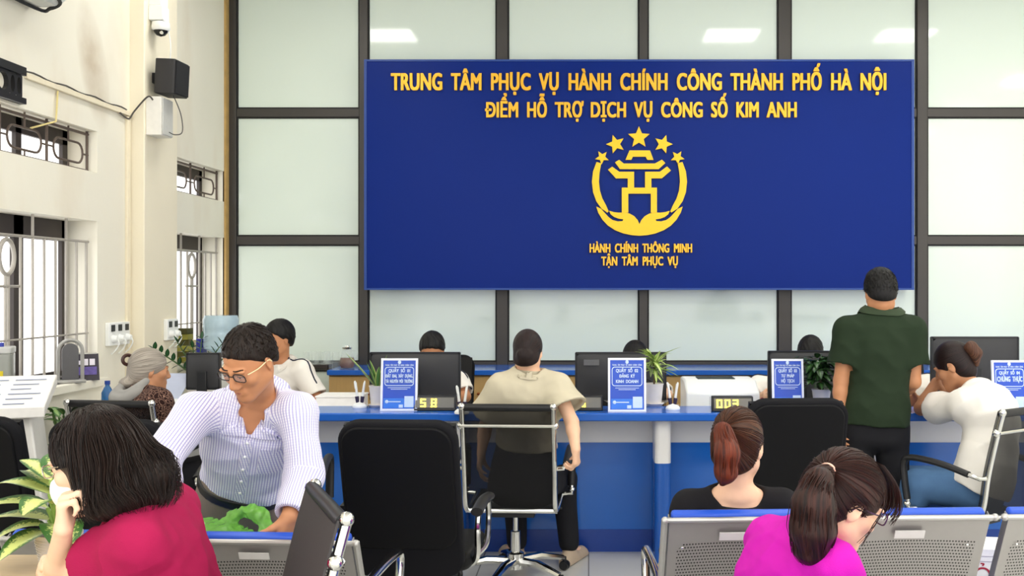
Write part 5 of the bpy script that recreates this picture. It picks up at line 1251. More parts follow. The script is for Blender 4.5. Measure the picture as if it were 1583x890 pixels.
def face_parts(H, parent, brow, lip=None, gaze=(0, 0), lid_open=.5, skin=None, iris='2a1a10'):
    for q in (-1, 1):
        m = M(); m.tube(list(project(H.S, spl([H.p(q*.012, .0935, .0295), H.p(q*.026, .0935, .0315), H.p(q*.045, .079, .0280)], 4), .0005)), [.0042*H.k*(.6+.4*math.sin(PI*(i+.6)/9.6)) for i in range(9)], 6, flat=.6); wobj('eyebrow', m, brow, parent)
        m = M(); nn = 10
        # eye: narrow almond lying on the lid
        up = [H.p(q*.031+.0145*math.cos(PI*i/nn), .0925-.0035*abs(math.cos(PI*i/nn))**2*1.5, .003+.0042*lid_open*math.sin(PI*i/nn)) for i in range(nn+1)]
        dn = [H.p(q*.031+.0145*math.cos(PI*i/nn), .0925-.0035*abs(math.cos(PI*i/nn))**2*1.5, .003-.0042*lid_open*math.sin(PI*i/nn)) for i in range(nn+1)]
        m.add(up+dn, [(i, i+1, nn+2+i, nn+1+i) for i in range(nn)]); e = wobj('eye', m, mat('eye_white', 'e6e0da', .2), parent)
        m = M(); B = Matrix(H.B.tolist()).to_4x4(); B.translation = Vector(tuple(H.p(q*.031+gaze[0], .0925, .003+gaze[1]))); m.ball((0, 0, 0), (.0048*H.k, .0014, .0040*lid_open*1.2*H.k), 12, 8, T=B); b = wobj('iris', m, mat('iris_'+iris, iris, .15), parent); b.parent = e
        m = M(); m.tube(up, .0011*H.k, 5); b = wobj('eyelash', m, mat('lash', '181210', .6), parent); b.parent = e
    m = M(); n = 10
    for z0, hh, sg in ((-.0655, .0052, 1), (-.0665, .0062, -1)):
        P = []
        for i in range(n+1):
            a = -1+2*i/n; yb = .0985-.022*a*a*.5; P.append((H.p(a*.025, yb-.004*abs(a), z0-.0008*a*a), H.p(a*.023, yb-.0035, z0+sg*hh*(1-a*a)**.6)))
        m.add([p for pr in P for p in pr], [(2*i, 2*i+2, 2*i+3, 2*i+1) if sg < 0 else (2*i, 2*i+1, 2*i+3, 2*i+2) for i in range(n)])
    wobj('lips', m, lip or mat('lip', 'b0675c', .4), parent)
# ---------------------------------------------------------------- the people
def auto_hand(J, q, curls=RELAX, d=None, n=None, side=None, sc_=.95, **k):
    J = {a: np.array(b, float) for a, b in J.items()}
    e, w = J['el'+q], J['wr'+q]; dd = unit(w-e) if d is None else np.array(d, float); lat = unit(J['shL']-J['shR'])*(1 if q == 'L' else -1)
    nn = -lat if n is None else np.array(n, float)
    if side is None:
        c = np.cross(dd, nn); side = c if q == 'L' else -c
        up = np.array((0, 0, 1.)); fw = np.cross(unit(J['shL']-J['shR']), up); side = fw+up*.6
    return dict(w=w, d=dd, n=nn, side=np.array(side, float), curls=curls, sc_=sc_, **k)
def legs_sit(J, fwd, ln=.40, drop=.42, spread=.09, kz=.50):
    f = unit(np.array((fwd[0], fwd[1], 0.))); l = np.cross((0, 0, 1.), f); p = np.array(J['pel'], float)
    for q, s_ in (('L', 1), ('R', -1)):
        J['hip'+q] = p+l*.085*s_-V(0, 0, .02); k_ = p+l*spread*s_+f*ln; k_[2] = kz; J['kn'+q] = k_; a = k_+f*.02; a[2] = .085; J['an'+q] = a
    return J
def collar(F_, r, material, hgt=.032, openang=.5, flap=.03, wing=.03, fwd=None, axis=None, name='collar', lift=.0, fl_out=.016):
    J = F_.J; c0, lt, fw, tg = F_.station(1.0); ax = unit(unit(F_.H.p(0, -.02, -.06)-c0)+tg*.6) if axis is None else unit(axis)
    f = fw if fwd is None else np.array(fwd, float); f = unit(f-ax*(f@ax)); l = np.cross(ax, f); c0 = c0+ax*lift
    def fn(u, v):
        a = openang+(2*PI-2*openang)*u; e = abs(2*u-1)**5; dr = f*math.cos(a)+l*math.sin(a)
        tilt = -.018*math.cos(a)
        if v < .45: t = v/.45; return c0+dr*(r*1.04+.004*t)+ax*(-.01+(hgt+.01)*t+tilt)
        t = (v-.45)/.55; return c0+dr*(r*1.04+.004+fl_out*t+.02*e*t)+ax*(hgt+tilt-(flap+wing*e)*t+.004*math.sin(PI*t))
    m = M(); m.sheet(fn, 40, 10, .003); return m
# ============ the standing man in the striped shirt
stripe = cloth('striped_cotton', 'e9e8f4'); nt, b, L = nodes(stripe)
at = nt.nodes.new('ShaderNodeAttribute'); at.attribute_name = 'flow'; sp = nt.nodes.new('ShaderNodeSeparateXYZ'); L(at.outputs['Vector'], sp.inputs[0])
def nmath(nt, op, a, b_=None):
    n = nt.nodes.new('ShaderNodeMath'); n.operation = op
    for i, q in enumerate((a, b_)):
        if q is None: continue
        if isinstance(q, (int, float)): n.inputs[i].default_value = q
        else: nt.links.new(q, n.inputs[i])
    return n.outputs[0]
fr = nmath(nt, 'FRACT', nmath(nt, 'DIVIDE', sp.outputs[0], .0088)); ln_ = nmath(nt, 'LESS_THAN', fr, .36)
fr2 = nmath(nt, 'FRACT', nmath(nt, 'DIVIDE', sp.outputs[1], .0088)); l2 = nmath(nt, 'MULTIPLY', nmath(nt, 'LESS_THAN', fr2, .2), .35)
mx = nt.nodes.new('ShaderNodeMix'); mx.data_type = 'RGBA'; mx.inputs[6].default_value = lin('efeefa'); mx.inputs[7].default_value = lin('9a97cf')
L(nmath(nt, 'MAXIMUM', nmath(nt, 'MULTIPLY', ln_, .85), l2), mx.inputs[0]); L(mx.outputs[2], b.inputs['Base Color'])
H1 = Head(W(385, 558, 485), (-.34, -.76, -.54), (-.12, -.48, .82), .93)
J = dict(neck=W(398, 612, 457), pel=W(374, 792, 415), shR=W(304, 637, 466), shL=W(462, 637, 462), elR=W(246, 714, 486), wrR=W(257, 790, 512), elL=W(470, 733, 468), wrL=W(448, 797, 488))
p = J['pel']
for q, s_ in (('R', -1), ('L', 1)): J['hip'+q] = p+V(.095*s_, 0, -.02); J['kn'+q] = p+V(.17*s_, .04, 0)*1; J['kn'+q][2] = .40; J['an'+q] = p+V(.24*s_, .13, 0); J['an'+q][2] = .09; J['ft'+q] = V(.3*s_, -1, 0)
F1 = Fig(J, H1, bulk=1.0)
hl = auto_hand(J, 'L', d=(-.25, -.12, -1), n=(-.75, .3, .1), side=(-.5, -.7, .2), curls=[(.55, .7, .4), (.6, .8, .4), (.65, .85, .45), (.7, .9, .5)])
hr = auto_hand(J, 'R')
shirt1 = F1.shirt(off=.012, hem=.34, sleeve=1.5, so=.022, wr=.97, cuff=.004, fold=.006, seed=3, fr=19, neck_t=.985, nd=(1, .55), neck_off=.0, flare=.0, trap=.05, neck_r=.055, vpt=.845)
pants1 = F1.pants(off=.014, top=.37, knee=.025, ankle=.03)
trouser_grey = cloth('trouser_taupe', '85776d')
man = add_person(F1, 'standing man in a striped lavender shirt and glasses bending over the bench', .0042, skin_m, None, ('trousers', pants1, .007, trouser_grey), [hl, hr], shoes=mat('shoe_black', '1a1a1b', .3))
lat1 = F1.latT
def flow1(P):
    dS = []
    for q in 'LR':
        for a, b_ in (('sh', 'el'), ('el', 'wr')):
            A, B = F1.J[a+q], F1.J[b_+q]; ab = B-A; t = np.clip((P-A)@ab/(ab@ab), 0, 1); dS.append(np.linalg.norm(P-A-t[:, None]*ab, axis=1)-.062)
    dS = np.array(dS); c, lt, fw, tg = F1.station(.6); u = (P-c)@lt; v = (P-c)@tg; out = np.stack([u+1, v+1, 0*u], 1)
    best = np.full(len(P), .0); which = np.full(len(P), -1)
    dt = []
    for st in F1.st: dt.append(np.sqrt((((P-st[0])@st[1])/(st[3]+.012))**2+(((P-st[0])@st[2])/(st[4]+.012))**2+(((P-st[0])@st[6])/.07)**2))
    dt = (np.min(np.array(dt), 0)-1)*.1
    k = 0
    for q in 'LR':
        for a, b_ in (('sh', 'el'), ('el', 'wr')):
            A, B = F1.J[a+q], F1.J[b_+q]; ax = unit(B-A); X = unit(np.cross(ax, (0, 1., .3))); Y = np.cross(ax, X); m_ = (dS[k] <= dS.min(0)) & (dS[k] < dt)
            ang = np.arctan2((P-A)@Y, (P-A)@X); out[m_, 0] = (ang*.058+2)[m_]; out[m_, 1] = ((P-A)@ax+2)[m_]; k += 1
    return out
sobj('shirt', shirt1, .005, stripe, man, flow1)
cm = collar_on(F1, shirt1, .060, .036, .045)
cm.a = [(p_[0]*1+1, p_[2]+1, .01) for p_ in cm.v]; wobj('collar', cm, stripe, man)
# placket, pocket, belt
def front_strip(F_, x0, x1, t0, t1, off, m, n=14, w_=5):
    def fn(u, v):
        t = t0+(t1-t0)*v; c, lt, fw, tg = F_.station(t); i = [q[5] for q in F_.st]; a = np.interp(t, i, [q[3] for q in F_.st])+off; b_ = np.interp(t, i, [q[4] for q in F_.st])+off; x = x0+(x1-x0)*u
        return c+lt*x+fw*b_*max(0, 1-abs(x/a)**2.2)**(1/2.2)
    return m.sheet(fn, w_, n, .003)
pk = front_strip(F1, .045, .135, .60, .79, .017, M()); pk.a = [(p_[0]+1.0, p_[2]+1, .01) for p_ in pk.v]; wobj('pocket', pk, stripe, man)
pl = front_strip(F1, -.016, .016, .36, .835, .0155, M()); pl.a = [(p_[0]+1.0, p_[2]+1, .01) for p_ in pl.v]; wobj('placket', pl, stripe, man)
B_ = M()
for k_ in range(5):
    t = .42+.10*k_; c, lt, fw, tg = F1.station(t); i = [q[5] for q in F1.st]; bb = np.interp(t, i, [q[4] for q in F1.st]); B_.ball(tuple(c+fw*(bb+.018)), .0055, 8, 6)
wobj('shirt_buttons', B_, white_plastic, man)
S = Sdf(); F1.loft(S, .019, .27, .36); c, lt, fw, tg = F1.station(.345); S.cut(c, tg); c, lt, fw, tg = F1.station(.29); S.cut(c, -tg); sobj('belt', S, .006, mat('belt_black', '19191b', .4), man)
hb = hairmat('hair_black_brown', '0d0a09', '2a1c14', 30); h1 = hair_short(H1, (.0785, .100, .092), .066, -.075, .002, 2)
sobj('hair', h1, .0035, hb, man, flow_axis(H1.p(0, -.03, .05), H1.U, H1.F, 1.2, 8))
m = M(); strands(m, short_strands(h1, H1, 900, 3), .0009, .0004, 3); wobj('hair_strands', m, hb, man)
face_parts(H1, man, mat('brow_dark', '2a1d16', .8), mat('lip_man', '9c5a4e', .45), gaze=(0, -.0015), lid_open=.28)
glasses(H1, man, mat('glasses_black', '1a1413', .25), mat('lens_clear', 'f4f4ff', .03, alpha=.12, var=0), mat('temple_pale', 'e8d6a8', .3), tilt=0)

# ============ the woman in crimson at the left
H2 = Head(W(147, 712, 622), (-.95, .06, -.26), (-.22, .05, .96), 1.0)
J = dict(neck=W(205, 790, 622), pel=V(-1.04, 2.68, .50), shL=W(207, 842, 652), shR=V(-1.11, 2.76, .95), elL=W(86, 893, 616), wrL=W(98, 818, 650), elR=V(-1.24, 2.90, .79), wrR=V(-1.418, 2.74, .805))
J = legs_sit(J, (-.95, -.1)); J['mid'] = V(-1.075, 2.655, .76)
F2 = Fig(J, H2, fem=True, bulk=1.0, arm=.88)
hl = auto_hand(J, 'L', d=(.02, .02, 1), n=(.95, .22, -.1), side=(.2, .95, .1), curls=[(1.0, 1.4, .8), (1.1, 1.45, .8), (1.15, 1.5, .8), (1.25, 1.5, .8)], thumb=(.35, .3, .3), sc_=.92)
hr = auto_hand(J, 'R', d=(.10, -1, .18), n=(.9, .1, -.25), side=(-.1, .1, 1), curls=[(.35, .5, .35), (.4, .55, .4), (.45, .6, .4), (.5, .6, .4)], sc_=.9)
crim = cloth('crimson_linen', 'a5164b', .8, var=.06, bump=.4)
sh2 = F2.shirt(off=.016, hem=.02, sleeve=(.50, .6), so=.022, cuff=.022, fold=.008, seed=5, fr=21, neck_t=.975, nd=(1, .25))
wom = add_person(F2, 'masked woman in a crimson top resting her cheek on her hand', .0042, skin_l, ('blouse', sh2, .006, crim), ('trousers', F2.pants(), .009, cloth('trouser_black', '1c1c20')), [hl, hr], shoes=MATS['shoe_black'])
def bob(H):
    S = Sdf(); H.ell(S, (0, -.014, .034), (.087, .108, .100), .02); H.ell(S, (0, -.045, -.035), (.088, .098, .105), .04)
    for q in (-1, 1): H.ell(S, (q*.066, -.030, -.065), (.032, .062, .075), .03)
    H.ell(S, (0, -.105, -.075), (.092, .078, .062), .05); H.ell(S, (0, -.06, -.115), (.088, .085, .05), .04)
    H.ell(S, (0, .143, -.062), (.125, .100, .120), .014, 's'); H.ell(S, (0, .12, .015), (.055, .07, .05), .014, 's')
    S.cap(H.p(0, 0, -.07), H.p(0, -.03, -.2), .055, .06, .012, 's')
    S.d = lambda p: .004*np.abs(wob(p, 55, 21))+.003*wob(p, 30, 22); return S
hd2 = hairmat('hair_dark_brown', '0e0a09', '2c1e19', 14); h2 = bob(H2); sobj('hair', h2, .0045, hd2, wom, flow_axis(H2.p(0, -.03, .0), H2.U, H2.F, 1.5, 5))
def draped(H, S, N, seed, zend=(-.16, -.105), back=1.0, arc_=(1.28, 2*PI-1.28), out=(.001, .006), flick=.012):
    r = np.random.default_rng(seed); paths = []; nn = 16
    for i in range(N):
        a = r.uniform(*arc_); dx, dy = math.sin(a), math.cos(a); z1 = r.uniform(*zend)+.05*max(0, dy); s0 = r.uniform(-.05, .05); jit = r.normal(0, .05); P = []
        for t in np.linspace(0, 1, nn):
            th = min(1, t*1.7)*PI/2; rad = math.sin(th); aa = a+jit*t
            P.append(H.p(.095*rad*math.sin(aa), s0*(1-rad)-.02+.11*rad*math.cos(aa), .13*math.cos(th) if t < .588 else (t-.588)/.412*z1))
        Q = project(S, P, r.uniform(*out)); fl = np.linspace(0, 1, nn)[:, None]**4*r.uniform(-.3, 1)*flick; c = H.B@np.array((dx, dy, 0)); wv = (np.clip(np.linspace(-.9, 1, nn), 0, 1)*np.sin(np.linspace(0, 13, nn)+r.uniform(0, 1.5)+a*3))[:, None]*.009*(H.B@np.array((dy, -dx, .3))); Q = Q+fl*c+wv; paths.append(Q)
    return paths
m = M(); strands(m, draped(H2, h2, 620, 7, flick=.035), .0011, .0004, 4); strands(m, draped(H2, h2, 60, 8, zend=(.02, .06), arc_=(.5, 1.25), flick=.0), .0011, .0004, 4); strands(m, draped(H2, h2, 60, 9, zend=(.02, .06), arc_=(-1.25, -.5), flick=.0), .0011, .0004, 4); wobj('hair_strands', m, hd2, wom)
S = Sdf(); H2.ell(S, (0, .055, -.062), (.060, .062, .060), .01); H2.ell(S, (0, .10, -.045), (.03, .022, .035), .02); S.cut(H2.p(0, .035, 0), H2.B@V(0, -1, .1)); S.cut(H2.p(0, .09, -.012), H2.B@V(0, .35, 1)); S.cut(H2.p(0, .05, -.122), H2.B@V(0, 0, -1))
mk = sobj('face_mask', S, .004, mat('mask_white', 'f3ecea', .8, bump=.1), wom)
for q in (-1, 1):
    t_ = M(); t_.tube(spl([H2.p(q*.056, .045, -.03), H2.p(q*.072, .0, -.01), H2.p(q*.082, -.022, -.005), H2.p(q*.074, .0, -.05), H2.p(q*.054, .045, -.085)], 5), .0018, 5); b = wobj('ear_loop', t_, MATS['mask_white'], wom); b.parent = mk
glasses(H2, wom, mat('glasses_silver', 'c9c4bd', .2, .9), MATS['lens_clear'], y=.104)
face_parts(H2, wom, MATS['brow_dark'], lid_open=.9)

# ============ the woman in magenta, lower right
H3 = Head(W(1303, 775, 605), (.86, .32, -.42), (.42, .02, .90), 1.0)
J = dict(neck=V(.575, 2.66, .91), pel=V(.46, 2.64, .45), shR=V(.600, 2.52, .862), shL=V(.495, 2.80, .866), elR=V(.72, 2.60, .63), wrR=V(.86, 2.78, .60), elL=V(.58, 3.0, .64), wrL=V(.76, 2.98, .60))
J = legs_sit(J, (.86, .45)); J['mid'] = V(.485, 2.65, .70)
F3 = Fig(J, H3, fem=True, bulk=.95)
mag = cloth('magenta_knit', 'cc18ac', .75, var=.05, bump=.3)
sh3 = F3.shirt(off=.015, hem=.02, sleeve=1.5, so=.014, cuff=.006, fold=.006, seed=9, fr=24, neck_t=.975, nd=(1, .2))
w3 = add_person(F3, 'bowed woman in a magenta top with a long loose ponytail and glasses', .0045, skin_f, ('blouse', sh3, .0055, mag), ('trousers', F3.pants(), .01, MATS['trouser_black']), [auto_hand(J, 'L'), auto_hand(J, 'R')], shoes=MATS['shoe_black'])
hr3 = hairmat('hair_red_brown', '180d0b', '3e2019', 14)
S = Sdf(); H3.ell(S, (0, -.014, .036), (.087, .107, .100), .02); H3.ell(S, (0, -.06, -.02), (.070, .062, .07), .03); H3.ell(S, (0, .150, -.062), (.078, .098, .118), .014, 's'); H3.ell(S, (0, .042, -.075), (.11, .078, .080), .014, 's')
S.cut(H3.p(0, -.02, -.062), H3.B@V(0, .35, -1), .01); ears_out(S, H3); S.d = lambda p: .003*np.abs(wob(p, 60, 31))+.003*wob(p, 28, 32)
tieL = (-.030, -.100, .058); tie = H3.p(*tieL)
sobj('hair', S, .004, hr3, w3, flow_axis(tie, -(tie-H3.C), H3.L, 1.5, 5)); hs3 = S
def swept(H, S, tie_l, N, seed, hair_line, out=(.0008, .003)):
    """strands running over the head from the hair line to the tie"""
    r = np.random.default_rng(seed); paths = []
    for i in range(N):
        a0 = hair_line(r); P = []
        for t in np.linspace(0, 1, 14):
            q = np.array(a0)*(1-t)+np.array(tie_l)*t; q = q-np.array((0, -.014, .03)); nrm = np.linalg.norm(q); q = q/nrm*(.10+.0*t)+np.array((0, -.014, .03)); P.append(H.p(*q))
        Q = project(S, P, r.uniform(*out)); Q[-1] = H.p(*tie_l); paths.append(Q)
    return paths
def hl_up(r):
    a = r.uniform(-2.6, 2.6); return (.085*math.sin(a), .02+.075*math.cos(a), .045+.035*math.cos(a)-.055*(abs(a) > 1.3)+r.uniform(-.02, .03))
m = M(); strands(m, swept(H3, hs3, tieL, 190, 4, hl_up), .0014, .0012, 4)
tail = [tie, W(1266, 745, 640), W(1258, 778, 645), W(1256, 815, 642), W(1255, 848, 638), W(1262, 876, 634)]; tr = [.014, .036, .052, .056, .044, .014]
def tail_strands(pts, rs, N, seed, nn=22, curl=.006):
    r = np.random.default_rng(seed); C0 = np.array(spl(pts, 6)); R0 = np.interp(np.linspace(0, 1, len(C0)), np.linspace(0, 1, len(rs)), rs); out = []
    for i in range(N):
        a = r.uniform(0, 2*PI); q = math.sqrt(r.uniform(.3, 1)); sh = r.normal(0, .12); L0 = r.uniform(.75, 1.03); P = []
        for t in np.linspace(0, 1, nn):
            tt = min(1, t*L0); k_ = tt*(len(C0)-1); j = min(len(C0)-2, int(k_)); w = k_-j; c = C0[j]*(1-w)+C0[j+1]*w; R = R0[j]*(1-w)+R0[j+1]*w; T = unit(C0[j+1]-C0[j]); X = unit(np.cross(T, (.2, 1., .1))); Y = np.cross(T, X)
            aa = a+sh*t*3; P.append(c+(X*math.cos(aa)+Y*math.sin(aa))*R*q*1.03+curl*math.sin(t*7+i)*t*X)
        out.append(np.array(P))
    return out
S = Sdf(); S.chain(tail, tr, .02); S.d = lambda p: .004*np.abs(wob(p, 60, 41)); sobj('ponytail', S, .005, hr3, w3, flow_axis(tie, V(0, 0, -1), V(0, 1, 0), 1.5, 5))
strands(m, tail_strands(tail, tr, 260, 12), .0015, .0006, 4); wobj('hair_strands', m, hr3, w3)
m = M(); tg_ = unit(tail[1]-tie); X = unit(np.cross(tg_, (0, 1., 0))); Y = np.cross(tg_, X); m.tube([tie+tg_*.008+(X*math.cos(a)+Y*math.sin(a))*.018 for a in np.linspace(0, 2*PI, 20, endpoint=False)], .0045, 8, closed=True); wobj('hair_tie', m, mat('tie_pink', 'f2b9a5', .7), w3)
m = M(); fr_ = []
r_ = np.random.default_rng(3)
for i in range(90):
    x = r_.uniform(-.06, .06); fr_.append(np.array(spl([H3.p(x*.6, .04, .128), H3.p(x, .088, .095), H3.p(x*1.1, .116+r_.uniform(-.004, .008), .045), H3.p(x*1.15, .112+r_.uniform(-.004, .006), .008+r_.uniform(-.012, .012))], 4)))
for i in range(9):
    q = r_.choice((-1, 1)); fr_.append(np.array(spl([H3.p(q*.055, .06, .07), H3.p(q*.075, .062, .03), H3.p(q*(.076+r_.uniform(0, .004)), .052+r_.uniform(-.01, .01), -.02), H3.p(q*.070, .048+r_.uniform(-.01, .01), -.075)], 4)))
strands(m, fr_, .0016, .0006, 4); wobj('fringe', m, hr3, w3)
glasses(H3, w3, mat('glasses_plum', '4a2a4c', .25), MATS['lens_clear'], y=.103)
face_parts(H3, w3, MATS['brow_dark'], lid_open=.6)

# ============ the woman in the black top on the bench
H4 = Head(W(1141, 690, 474), (.40, .91, -.1), (.03, .08, 1), 1.0)
J = dict(neck=W(1139, 762, 476), pel=V(.485, 3.58, .50), shL=W(1066, 784, 476), shR=W(1207, 783, 476), elL=V(.28, 3.52, .60), wrL=V(.40, 3.74, .58), elR=V(.69, 3.52, .60), wrR=V(.58, 3.74, .58))
J = legs_sit(J, (0, 1)); F4 = Fig(J, H4, fem=True)
blk = cloth('black_jersey', '1b1a1d', .9, var=.1)
sh4 = F4.shirt(off=.010, hem=.02, sleeve=.8, so=.012, cuff=.006, fold=.003, neck_t=.985, neck_off=-.006, nd=(1, .05), trap=.046, neck_r=.078)
w4 = add_person(F4, 'seated woman in a black top seen from behind, sleek auburn ponytail', .0048, skin_f, ('top', sh4, .006, blk), ('trousers', F4.pants(), .01, MATS['trouser_black']), [auto_hand(J, 'L'), auto_hand(J, 'R')], shoes=MATS['shoe_black'])
ha = hairmat('hair_auburn', '3a140b', '74321a', 12); ha2 = hairmat('hair_auburn_dark', '22120c', '563320', 14)
S = Sdf(); H4.ell(S, (0, -.014, .034), (.083, .104, .098), .02); H4.ell(S, (0, -.05, -.03), (.070, .062, .065), .03); H4.ell(S, (0, .150, -.062), (.080, .098, .125), .014, 's'); S.cut(H4.p(0, -.02, -.055), H4.B@V(0, .75, -1), .01); ears_out(S, H4)
S.d = lambda p: .002*np.abs(wob(p, 60, 51)); hs4 = S; tieL = (.020, -.112, .062); tie = H4.p(*tieL)
sobj('hair', S, .0045, ha2, w4, flow_axis(tie, -(tie-H4.C), H4.L, 1.5, 5))
m = M(); strands(m, swept(H4, hs4, tieL, 170, 6, hl_up, (.0005, .002)), .0013, .0012, 4); wobj('hair_strands', m, ha2, w4)
tail = [tie, tie+V(-.003, -.025, -.005), W(1124, 700, 500), W(1122, 730, 500), W(1117, 746, 498)]; tr = [.012, .028, .040, .036, .012]
S = Sdf(); S.chain(tail, tr, .02); S.d = lambda p: .002*np.abs(wob(p, 60, 61)); sobj('ponytail', S, .0045, ha, w4, flow_axis(tie, V(0, 0, -1), V(0, 1, 0), 1.5, 4))
m = M(); strands(m, tail_strands(tail, tr, 200, 13, curl=.002), .0014, .0006, 4); wobj('ponytail_strands', m, ha, w4)
glasses(H4, w4, MATS['glasses_black'], MATS['lens_clear'], y=.102); face_parts(H4, w4, MATS['brow_dark'], lid_open=.8)

# ============ the woman in khaki at the counter
H5 = Head(W(816, 545, 300), (.12, .96, -.25), (.02, .2, .98), .92)
J = dict(neck=W(818, 578, 300), pel=V(-.345, 5.42, .53), shL=W(776, 600, 302), shR=W(860, 598, 302), elL=W(750, 660, 297), wrL=W(744, 700, 299), elR=W(884, 652, 307), wrR=W(890, 694, 313))
J = legs_sit(J, (0, 1)); J['knL'] = V(-.42, 5.80, .48); J['knR'] = V(-.14, 5.79, .47); J['anL'] = V(-.40, 5.80, .10); J['anR'] = V(-.108, 5.77, .10); J['ftR'] = V(.25, .6, 0); J['ftL'] = V(-.3, .6, 0)
F5 = Fig(J, H5, fem=True)
khk = cloth('khaki_linen', 'c9c0a8', .85, var=.06)
sh5 = F5.shirt(off=.026, hem=.36, sleeve=(.66, .62), so=.034, cuff=.040, fold=.006, seed=12, fr=20, neck_t=.985, nd=(1, .1), trap=.05, flare=.01)
w5 = add_person(F5, 'woman in a khaki short-sleeved shirt seated at the counter, dark low bun', .0055, skin_f, ('shirt', sh5, .0065, khk), ('trousers', F5.pants(ankle=.02, knee=.02, top=.44), .008, MATS['trouser_black']), [auto_hand(J, 'L'), auto_hand(J, 'R', d=(.05, .15, -1), n=(-.85, .3, -.2), side=(-.2, .9, .3), curls=[(.8, 1.1, .6)]*4)], shoes=mat('shoe_beige', 'b9a58e', .5))
wobj('collar', collar_on(F5, sh5, .060, .020, .01, stand=.042), khk, w5)
hk = hairmat('hair_dark_plum', '0f090a', '2a1816', 14)
S = Sdf(); H5.ell(S, (0, -.014, .034), (.083, .104, .098), .02); H5.ell(S, (0, -.05, -.045), (.072, .062, .075), .03); H5.ell(S, (0, .150, -.062), (.080, .098, .125), .014, 's'); H5.ell(S, (0, -.108, -.035), (.042, .030, .036), .02); S.cut(H5.p(0, -.02, -.045), H5.B@V(0, .75, -1), .01)
S.d = lambda p: .003*np.abs(wob(p, 60, 71)); sobj('hair', S, .0055, hk, w5, flow_axis(H5.p(0, -.1, -.05), H5.B@V(0, 1, .5), H5.L, 1.5, 5)); face_parts(H5, w5, MATS['brow_dark'])

# ============ the man in green standing at the counter
H6 = Head(W(1361, 454, 290), (.05, .95, -.28), (0, .25, .97), 1.0)
J = dict(neck=W(1362, 485, 289), pel=W(1352, 655, 290), shL=W(1310, 511, 290), shR=W(1411, 511, 290), elL=W(1300, 588, 290), wrL=W(1297, 648, 292), elR=W(1412, 590, 290), wrR=V(1.70, 5.69, .93))
p = J['pel']
for q, s_ in (('L', -1), ('R', 1)): J['hip'+q] = p+V(.09*s_, 0, -.02); J['kn'+q] = p+V(.10*s_, 0, 0); J['kn'+q][2] = .46; J['an'+q] = p+V(.11*s_, -.02, 0); J['an'+q][2] = .09
F6 = Fig(J, H6); grn = cloth('green_pique', '22301f', .85, var=.08)
sh6 = F6.shirt(off=.020, hem=.075, sleeve=.66, so=.026, cuff=.016, fold=.006, seed=14, fr=20, neck_t=.985, nd=(1, .15), trap=.052, flare=.008)
w6 = add_person(F6, 'man in a dark green polo shirt standing at the counter with his back turned', .0055, skin_m, ('polo_shirt', sh6, .0065, grn), ('trousers', F6.pants(off=.012, top=.2, knee=.028, ankle=.032), .008, MATS['trouser_black']), [auto_hand(J, 'L'), auto_hand(J, 'R')], shoes=MATS['shoe_black'])
wobj('collar', collar_on(F6, sh6, .064, .036, .02, stand=.036), mat('green_collar', '313f2a', .85), w6)
hb2 = hairmat('hair_black', '08080a', '1a1817', 24)
h6 = hair_short(H6, (.083, .104, .106), .07, -.085, .004, 5); sobj('hair', h6, .0055, hb2, w6, flow_axis(H6.p(0, -.03, .05), H6.U, H6.F, 1.2, 8)); m = M(); strands(m, short_strands(h6, H6, 700, 4, .03), .0011, .0005, 3); wobj('hair_strands', m, hb2, w6); face_parts(H6, w6, MATS['brow_dark'])

# ============ the woman in the white tee, slumped over the counter
H7 = Head(W(1474, 565, 288), (-.72, .55, -.42), (-.36, .24, .9), 1.0)
J = dict(neck=W(1510, 605, 293), pel=W(1508, 748, 300), shL=W(1491, 626, 299), shR=W(1524, 614, 286), elL=W(1424, 631, 281), wrL=W(1447, 590, 281), elR=V(1.98, 5.88, .90), wrR=V(1.86, 5.84, .90))
J = legs_sit(J, (-.85, .4), .38); J['mid'] = W(1534, 668, 300); J['knL'] = W(1418, 750, 300)
F7 = Fig(J, H7, fem=True, bulk=1.1); wt = cloth('white_cotton', 'f0ece4', .85, var=.02)
sh7 = F7.shirt(off=.022, hem=.06, sleeve=(.66, .6), so=.026, cuff=.02, fold=.007, seed=16, fr=18, neck_t=.985, nd=(1, .1), neck_off=.016, neck_r=.055, flare=.012)
w7 = add_person(F7, 'woman in a white tee and jeans slumped against the counter, head on her arm', .0055, skin_t, ('tee_shirt', sh7, .0065, wt), ('jeans', F7.pants(off=.012, knee=.024, ankle=.03), .008, cloth('denim', '4d6f96', .8, var=.2)), [auto_hand(J, 'L', d=(.75, .1, -.5), n=(.4, .4, -.6), side=(.3, .3, .6), curls=[(.4, .6, .4)]*4), auto_hand(J, 'R')], shoes=MATS['shoe_beige'])
S = Sdf(); H7.ell(S, (0, -.014, .034), (.084, .105, .099), .02); H7.ell(S, (0, -.05, -.035), (.072, .062, .075), .03); H7.ell(S, (0, .150, -.062), (.080, .098, .125), .014, 's'); S.cut(H7.p(0, -.02, -.065), H7.B@V(0, .7, -1), .01); ears_out(S, H7)
S.d = lambda p: .004*np.abs(wob(p, 60, 81)); sobj('hair', S, .0055, hk, w7, flow_axis(H7.p(0, -.1, .04), H7.B@V(0, 1, 0), H7.L, 1.5, 5))
tie = H7.p(.02, -.10, .055); tail = [tie, tie+V(.025, -.02, .012), tie+V(.05, -.02, -.02), tie+V(.055, -.015, -.08)]; tr = [.018, .032, .034, .014]
S = Sdf(); S.chain(tail, tr, .02); S.d = lambda p: .003*np.abs(wob(p, 60, 85)); sobj('ponytail', S, .0055, hairmat('hair_brown_light', '33201a', '6e4a38', 12), w7, flow_axis(tie, V(0, 0, -1), V(0, 1, 0), 1.5, 4)); face_parts(H7, w7, MATS['brow_dark'], lid_open=.3)

